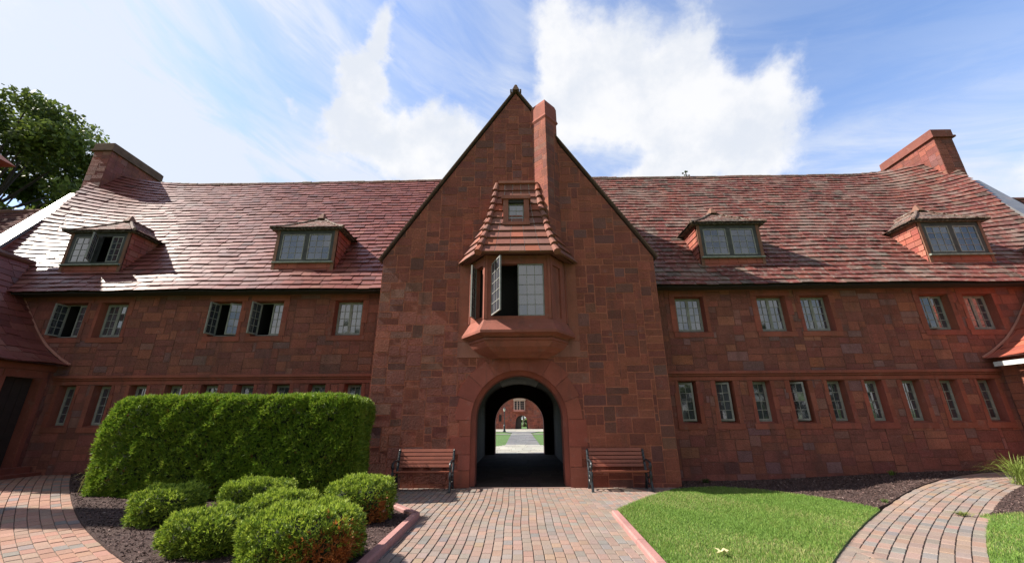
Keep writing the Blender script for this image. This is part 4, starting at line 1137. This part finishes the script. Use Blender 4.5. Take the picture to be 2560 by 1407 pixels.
mb.box(cx-1.2, cx+1.2, 58.35, 64, 2.0, 2.4, (.05, .03, .03)); mb.build('passage', M_dressed, far)
mb = MB(); mb.box(cx-.9, cx-.02, 58.9, 59.0, 0, 2.0); mb.build('door', M_door, far)
mb = MB(); pal = (.50, .36, .31)
mb.box(-.95, .95, 57.75, 58.3, 2.72, 2.95, (.45, .2, .17)); mb.box(-.8, .8, 57.95, 58.3, 2.55, 2.72, (.3, .1, .07))
for a in (-.92, -.42, .02, .80): mb.box(a, a+.12, 57.8, 58.2, 2.95, 4.3, pal)
mb.box(-.92, .92, 57.8, 58.2, 4.3, 4.42, pal); mb.box(-1.02, 1.02, 57.6, 58.3, 4.42, 4.85, (.40, .30, .24)); mb.box(-.92, .92, 57.9, 58.2, 2.95, 4.3, (.03, .03, .035))
for k in range(4): mb.box(-.80, .80, 57.86, 57.9, 3.1+.3*k, 3.13+.3*k, pal)
mb.build('oriel', M_dressed, far)
mb = MB(); mb.box(-3.35, -2.95, 58.2, 58.33, 1.2, 2.2, (.03, .03, .03)); mb.build('window', M_room, far)
# lamp post
lp = tag(empty('street_lamp', (-1.96, 44.15, 0)), 'black lamp post with glass lantern on the courtyard lawn', 'street lamp')
mb = MB(); c0 = (-1.96, 44.15, 0); mb.lathe(c0, [(.19, 0), (.19, .12), (.13, .18), (.12, .75), (.075, .85), (.055, 1.0), (.05, 2.35), (.08, 2.38), (.08, 2.44), (.04, 2.48)], 10, (.02, .02, .02)); mb.build('post', M_iron, lp)
mb = MB(); mb.lathe(c0, [(.06, 2.48), (.15, 2.78), (.16, 2.8)], 8); mb.build('lantern', M_lampglass, lp)
mb = MB(); mb.lathe(c0, [(.19, 2.8), (.17, 2.84), (.06, 2.95), (.02, 3.0), (.03, 3.04), (.001, 3.08)], 8); mb.build('lantern_cap', M_iron, lp)

# ================================================================== benches
def make_bench(x0, x1, label):
    b = tag(empty('park_bench', ((x0+x1)/2, -.35, 0)), label, 'bench', 'park benches flanking the arch')
    s = MB(); n = 5
    for k in range(n):
        y0 = -.58+k*.082; z = .435-.012*k+(.006 if k == 0 else 0)
        s.box(x0+.03, x1-.03, y0, y0+.068, z-.028, z)
    s.build('seat', M_wood, b)
    s = MB()
    for k in range(5):
        t = k/4; z = .49+.085*k; y = -.17+.085*t
        s.obox((x0+.03, y, z), (x1-x0-.06, 0, 0), (0, .024, -.006), (0, .016, .066))
    s.build('backrest', M_wood, b)
    for xx in (x0, x1):
        e = MB(); w = .022
        def strip(pts, r_=.02):
            e.tube([(xx, y, z) for y, z in pts], r_, 6)
        cv = lambda P, n=6: smooth_line(P, n)
        strip(cv([(-.64, .0), (-.60, .10), (-.56, .22), (-.60, .33), (-.57, .42)]), .030)          # front leg
        strip(cv([(-.10, .0), (-.16, .12), (-.20, .25), (-.19, .40), (-.15, .55), (-.08, .86)]), .030)   # rear leg and back post
        strip(cv([(-.58, .40), (-.40, .385), (-.20, .375)]), .022)
        strip(cv([(-.15, .62), (-.30, .645), (-.48, .635), (-.60, .60), (-.62, .53), (-.57, .49), (-.53, .53)]), .028)  # arm scroll
        strip(cv([(-.57, .42), (-.60, .47), (-.60, .53)]), .018)
        strip(cv([(-.54, .20), (-.40, .13), (-.26, .16), (-.18, .25)]), .016)
        strip(cv([(-.50, .36), (-.40, .26), (-.28, .28), (-.24, .36)]), .014)
        e.box(xx-.03, xx+.03, -.68, -.60, 0, .02); e.box(xx-.03, xx+.03, -.14, -.06, 0, .02)
        e.tube([(xx, -.08, .84), (xx, -.07, .885)], [.03, .012], 8)
        for k in range(5): e.tube([(xx-.012, -.20+.085*k/4, .52+.085*k), (xx+.03 if xx == x0 else xx-.03, -.205+.085*k/4, .52+.085*k)], .010, 6)
        e.build('end_frame', M_iron, b)
make_bench(-2.99, -1.63, 'slatted wooden bench with black iron ends between hedge and arch, half in hedge shade')
make_bench(1.67, 3.04, 'slatted wooden bench with black iron ends standing beside the lawn, its backrest in shadow')

# ================================================================== planting
def unit(v): return v/np.maximum(np.linalg.norm(v, axis=-1, keepdims=True), 1e-9)
def blades(p, d, length, width, spread, nb, col, cj=.15):
    """nb narrow leaf blades fanned about direction d at every point p"""
    n = len(p); p = np.repeat(p, nb, 0); d = np.repeat(d, nb, 0); col = np.repeat(col, nb, 0); k = n*nb
    dd = unit(d+R_.normal(0, spread, (k, 3))); l = (length*R_.uniform(.6, 1.3, k))[:, None]; s = unit(np.cross(dd, R_.normal(0, 1, (k, 3))))*(width*R_.uniform(.7, 1.3, k))[:, None]
    V = np.stack([p-s*.25, p+dd*l*.45-s*.5+0, p+dd*l, p+dd*l*.45+s*.5], 1)
    return V, col*R_.uniform(1-cj, 1+cj, (k, 1))
def lump(q, f, ph): return np.sin(q[:, 0]*f+ph)*np.sin(q[:, 1]*f*1.1+ph*2)*np.sin(q[:, 2]*f*.9+ph*.7)
def super_surface(n, c, h, e=.45, up_only=True):
    d = unit(R_.normal(0, 1, (n, 3)))
    if up_only: d[:, 2] = np.where(d[:, 2] < -.8, -d[:, 2], d[:, 2])
    g = np.sign(d)*np.abs(d)**e; g = g/np.max(np.abs(g), 1, keepdims=True)**.0
    # superellipsoid radius
    p = 2/e; rr = (np.abs(d)**p).sum(1)**(-1/p); q = d*rr[:, None]
    nrm = unit(np.sign(q)*np.abs(q)**(p-1)/np.array(h)); return np.array(c)+q*np.array(h), nrm
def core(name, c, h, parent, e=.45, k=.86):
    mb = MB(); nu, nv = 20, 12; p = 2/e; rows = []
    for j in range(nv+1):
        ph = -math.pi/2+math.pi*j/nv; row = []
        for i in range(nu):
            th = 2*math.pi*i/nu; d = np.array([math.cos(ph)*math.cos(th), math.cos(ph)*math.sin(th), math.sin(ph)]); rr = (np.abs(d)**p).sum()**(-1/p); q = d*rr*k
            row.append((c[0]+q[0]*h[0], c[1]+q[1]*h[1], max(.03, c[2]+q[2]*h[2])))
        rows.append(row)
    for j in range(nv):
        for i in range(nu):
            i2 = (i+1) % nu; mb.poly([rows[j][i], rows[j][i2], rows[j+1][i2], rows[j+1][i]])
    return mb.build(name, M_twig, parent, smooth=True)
def shrub(label, x0, x1, y0, y1, top, brown=None, n=5200):
    c = ((x0+x1)/2, (y0+y1)/2, top*.48); h = ((x1-x0)/2-.035, (y1-y0)/2-.035, top*.52-.035)
    g0 = gz(c[0], c[1]); c = (c[0], c[1], c[2]+g0)
    b = tag(empty('clipped_shrub', (c[0], c[1], g0)), label, 'shrub', 'clipped shrubs in the mulch bed')
    n = int(n*max(.8, (h[0]+h[1])*1.0)); e = .62
    p, nr = super_surface(n, c, h, .5); ph = c[0]*3
    disp = .045*lump(p, 8, ph)+.04*lump(p, 17, ph)+R_.normal(0, .014, n); depth = -R_.exponential(.022, n)
    p = p+nr*(disp+depth)[:, None]; p[:, 2] = np.maximum(p[:, 2], g0+.04)
    d = unit(nr+np.array([0, 0, .75])+R_.normal(0, .25, (n, 3)))
    base = np.array([(.115, .19, .022), (.14, .22, .024), (.165, .245, .027), (.09, .15, .02)]); C = base[R_.integers(0, 4, n)]
    tip = R_.uniform(0, 1, n) < .42
    C = np.where(tip[:, None], np.array([.34, .44, .05])*R_.uniform(.8, 1.15, (n, 1)), C)
    if brown is not None:
        bx, by, bz, br = brown; w = np.exp(-(((p[:, 0]-bx)/br)**2+((p[:, 1]-by)/br)**2+((p[:, 2]-bz)/(br*.75))**2)); m = R_.uniform(0, 1, n) < w*1.6
        C = np.where(m[:, None], np.array([(.40, .13, .030), (.32, .10, .025), (.46, .18, .045)])[R_.integers(0, 3, n)], C)
    V1, C1 = blades(p, d, np.array(.050), np.array(.011), .50, 5, C)
    # upright young shoots
    q = R_.integers(0, n, n//6); q = q[(nr[q, 2] > .2) & (C[q, 1] > C[q, 0])]; V2, C2 = blades(p[q]+np.array([0, 0, .012]), unit(nr[q]+np.array([0, 0, 1.2])), np.array(.06), np.array(.010), .35, 6, np.tile([.36, .45, .06], (len(q), 1)))
    quads('foliage', np.concatenate([V1, V2]), np.concatenate([C1, C2]), M_leaf, b)
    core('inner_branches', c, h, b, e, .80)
shrub('low clipped shrub nearest the curved brick path, in front of the hedge', -6.21, -5.28, -4.04, -3.19, .58)
shrub('low clipped shrub close against the middle of the tall hedge', -5.74, -4.45, -2.62, -1.90, .50)
shrub('long clipped shrub in front of the bed, lit on top with a shaded front', -4.47, -3.50, -5.49, -4.54, .51)
shrub('small clipped shrub in the middle of the group, hemmed in by the others', -4.48, -3.43, -3.79, -2.99, .46)
shrub('clipped shrub by the kerb corner and bench, browned low on its side', -3.17, -2.14, -3.88, -2.93, .68, brown=(-2.18, -3.8, .10, .28))
shrub('largest clipped shrub with a big dead orange patch, beside the straight kerb', -3.16, -1.88, -6.07, -5.02, .64, brown=(-1.98, -5.9, .10, .36), n=6500)
# hedge
hd = tag(empty('hedge', (-6.2, -1.0, .1)), 'tall dense green hedge clipped to a block in front of the wing', 'hedge')
def hedge():
    x0, x1, y0, y1, top = -9.15, -3.42, -1.85, -.25, 2.08
    c = ((x0+x1)/2, (y0+y1)/2, 1.0); h = ((x1-x0)/2, (y1-y0)/2, 1.10); n = 42000; e = .16
    p_ = 2/e
    # even sampling of the block's faces, then rounding
    A = np.array([h[1]*h[2], h[1]*h[2], h[0]*h[2], h[0]*h[2], h[0]*h[1]]); face = R_.choice(5, n, p=A/A.sum()); a, b = R_.uniform(-1, 1, n), R_.uniform(-1, 1, n); q = np.zeros((n, 3))
    for f, (ax, sg) in enumerate(((0, -1), (0, 1), (1, -1), (1, 1), (2, 1))):
        m = face == f; o = [i for i in range(3) if i != ax]; q[m, ax] = sg; q[m, o[0]] = a[m]; q[m, o[1]] = b[m]
    rr = (np.abs(q)**p_).sum(1)**(-1/p_); q = q*rr[:, None]; nr = unit(np.sign(q)*np.abs(q)**(p_-1)/np.array(h))
    p = np.array(c)+q*np.array(h)
    # right end sheared back a little, left end bulging
    p[:, 0] += np.where(p[:, 0] > -4.5, -(p[:, 1]+1.85)*.18, 0)
    p[:, 0] += np.where(p[:, 0] < -8, (p[:, 2]-1.1)*.045+np.maximum(0, .7-p[:, 2])*.20+np.maximum(0, p[:, 2]-1.6)*.3, 0)
    disp = .05*lump(p, 2.6, 1.0)+.045*lump(p, 6, 2.0)+.03*lump(p, 13, 3.0)+R_.normal(0, .012, n)-R_.exponential(.03, n)
    p = p+nr*disp[:, None]; p[:, 2] = np.maximum(p[:, 2], .1)
    d = unit(nr*.8+np.array([0, 0, .8])+R_.normal(0, .3, (n, 3)))
    base = np.array([(.135, .225, .020), (.165, .26, .022), (.205, .295, .027), (.10, .185, .018), (.25, .33, .035)]); C = base[R_.integers(0, 5, n)]
    hang = lump(p, 2.1, .4)*.18+1; C = C*hang[:, None]
    br = R_.uniform(0, 1, n) < .006; C = np.where(br[:, None], [.20, .09, .03], C)
    V, C = blades(p, d, np.array(.078), np.array(.016), .55, 6, C, .2)
    quads('foliage', V, C, M_leaf, hd)
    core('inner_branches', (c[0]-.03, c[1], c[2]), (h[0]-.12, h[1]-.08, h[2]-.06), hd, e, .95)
hedge()
# grasses
def tuft(label, x, y, n, hgt, reach, col, name='ornamental_grass', group=None):
    z = gz(x, y)+.02; b = tag(empty(name, (x, y, z)), label, 'plant', group); V = []; C = []
    r = random.Random(int(abs(x)*100))
    for i in range(n):
        a = r.uniform(0, 6.283); rc = reach*r.uniform(.25, 1.0); hh = hgt*r.uniform(.65, 1.1); bx, by = x+r.gauss(0, reach*.16), y+r.gauss(0, reach*.16); w = r.uniform(.004, .008)
        pts = [(bx+math.cos(a)*rc*t, by+math.sin(a)*rc*t, z+hh*(1.9*t-1.25*t*t*(.6+rc/reach*.55))) for t in (0, .25, .5, .75, 1)]
        s = np.array([-math.sin(a)*w, math.cos(a)*w, 0]); cc = np.array(col)*r.uniform(.7, 1.3)
        for k in range(4):
            p, q = np.array(pts[k]), np.array(pts[k+1]); u0, u1 = 1-.22*k, 1-.22*(k+1); V.append([p-s*u0, p+s*u0, q+s*u1, q-s*u1]); C.append(cc)
    quads('leaf_blades', np.array(V), np.array(C), M_leaf, b)
tuft('large arching clump of bright grass beside the curving path by the sunlit porch', 10.75, -1.35, 420, .62, .75, (.20, .27, .05))
tuft('thin straw coloured grass tuft at the shaded end of the hedge', -9.25, -1.35, 60, .55, .55, (.24, .22, .07))
tuft('small dark weed in the mulch at the wall foot by the gatehouse corner', 4.75, .55, 90, .12, .25, (.05, .085, .02), 'weed')
tuft('small bright green weed at the foot of the wall near the path', 9.55, .62, 60, .13, .16, (.13, .20, .03), 'weed')
tuft('tiny weed on the edge of the lawn where it meets the curving path', 6.95, -2.2, 40, .07, .12, (.12, .19, .04), 'weed')
tuft('yellowish weed sprouting between pavers beside the smaller lawn', 7.35, -3.2, 70, .06, .22, (.18, .21, .05), 'weed')
# fallen leaf
lf = MB(); r = random.Random(2); pts = []
for k in range(14):
    a = 2*math.pi*k/14; rr = .085 if k % 2 == 0 else .04; pts.append((2.41+math.cos(a)*rr, -5.28+math.sin(a)*rr, .098+.02*math.sin(a*3)))
for k in range(14):
    lf.poly([(2.41, -5.28, .085), pts[k], pts[(k+1) % 14]]); lf.poly([(2.41, -5.28, .083), (pts[(k+1) % 14][0], pts[(k+1) % 14][1], pts[(k+1) % 14][2]-.002), (pts[k][0], pts[k][1], pts[k][2]-.002)])
tag(lf.build('fallen_leaf', M_dryleaf), 'single pale dry leaf lying on the lawn', 'leaf')

# ================================================================== trees
def tree(label, base, height, crown_c, crown_r, nclump, per, leaf, seed, cols, group=None, trunk_r=.45, name='leafy_tree'):
    rs = np.random.default_rng(seed); r = random.Random(seed)
    t = tag(empty(name, base), label, 'tree', group); b0 = Vector(base); cc = np.array(crown_c); cr = np.array(crown_r)
    mb = MB(); top = Vector((crown_c[0], crown_c[1], crown_c[2]+cr[2]*.3))
    mb.tube([b0, b0.lerp(top, .3)+Vector((.2, 0, 0)), b0.lerp(top, .6), top], [trunk_r, trunk_r*.8, trunk_r*.55, trunk_r*.2], 10)
    d = unit(rs.normal(0, 1, (nclump, 3))); rad_ = rs.uniform(.45, 1.0, nclump)**.6; cl = cc+d*rad_[:, None]*cr
    for i in range(0, nclump, 3):
        p0 = b0.lerp(top, r.uniform(.35, .85)); p2 = Vector(cl[i]); p1 = p0.lerp(p2, .5)+Vector((0, 0, -.4)); mb.tube([p0, p1, p2], [trunk_r*.3, trunk_r*.17, .03], 6)
    mb.build('trunk', M_bark, t)
    n = nclump*per; ci = np.repeat(np.arange(nclump), per); sz = rs.uniform(.13, .24, nclump)*cr.mean()
    off = rs.normal(0, 1, (n, 3)); off = unit(off)*(rs.uniform(0, 1, n)**.45)[:, None]; off[:, 2] *= .6
    p = cl[ci]+off*sz[ci][:, None]; s1 = unit(rs.normal(0, 1, (n, 3))+np.array([0, 0, .2])); s2 = unit(np.cross(s1, rs.normal(0, 1, (n, 3))))
    l = (leaf*rs.uniform(.6, 1.4, n))[:, None]; V = np.stack([p-s1*l*.5, p+s2*l*.28, p+s1*l*.5, p-s2*l*.28], 1)
    C = np.array(cols)[rs.integers(0, len(cols), n)]*rs.uniform(.75, 1.25, (n, 1))*rs.uniform(.75, 1.25, nclump)[ci][:, None]
    quads('crown', V, C, M_leaf, t)
LEAFC = [(.095, .135, .026), (.12, .165, .03), (.155, .195, .035), (.075, .105, .022)]
tree('large dark leafy tree rising behind the roof and end chimney', (-34.5, 11, -.05), 22, (-34.5, 10.5, 15.0), (8.4, 6.5, 7.2), 240, 480, .29, 41, LEAFC, trunk_r=.55)
sp = MB()
tree('tiny leafy sprig growing out of the roof ridge', (7.96, 5.5, 12.2), .4, (7.97, 5.5, 12.42), (.26, .18, .16), 9, 26, .07, 43, [(.05, .09, .02), (.07, .11, .025)], trunk_r=.02, name='sprig')
# a row of trees across the green, which the windows reflect
for i, (x, y, hh) in enumerate(((-38, -40, 12), (-27, -44, 14), (-16, -40, 12), (-5, -44, 14), (6, -41, 12), (17, -44, 14), (28, -40, 12), (39, -43, 13))):
    tree('broad green tree in the row across the green, facing the hall', (x, y, -.05), hh, (x, y, hh*.5), (7.2, 4.5, hh*.52), 60, 90, 1.1, 60+i, LEAFC, group='trees across the green')
tree('small round green tree beyond the far gatehouse, framed by its arch', (.8, 82, -.05), 5, (.8, 82, 1.9), (4.5, 3.0, 2.2), 40, 120, .5, 90, LEAFC, trunk_r=.2)
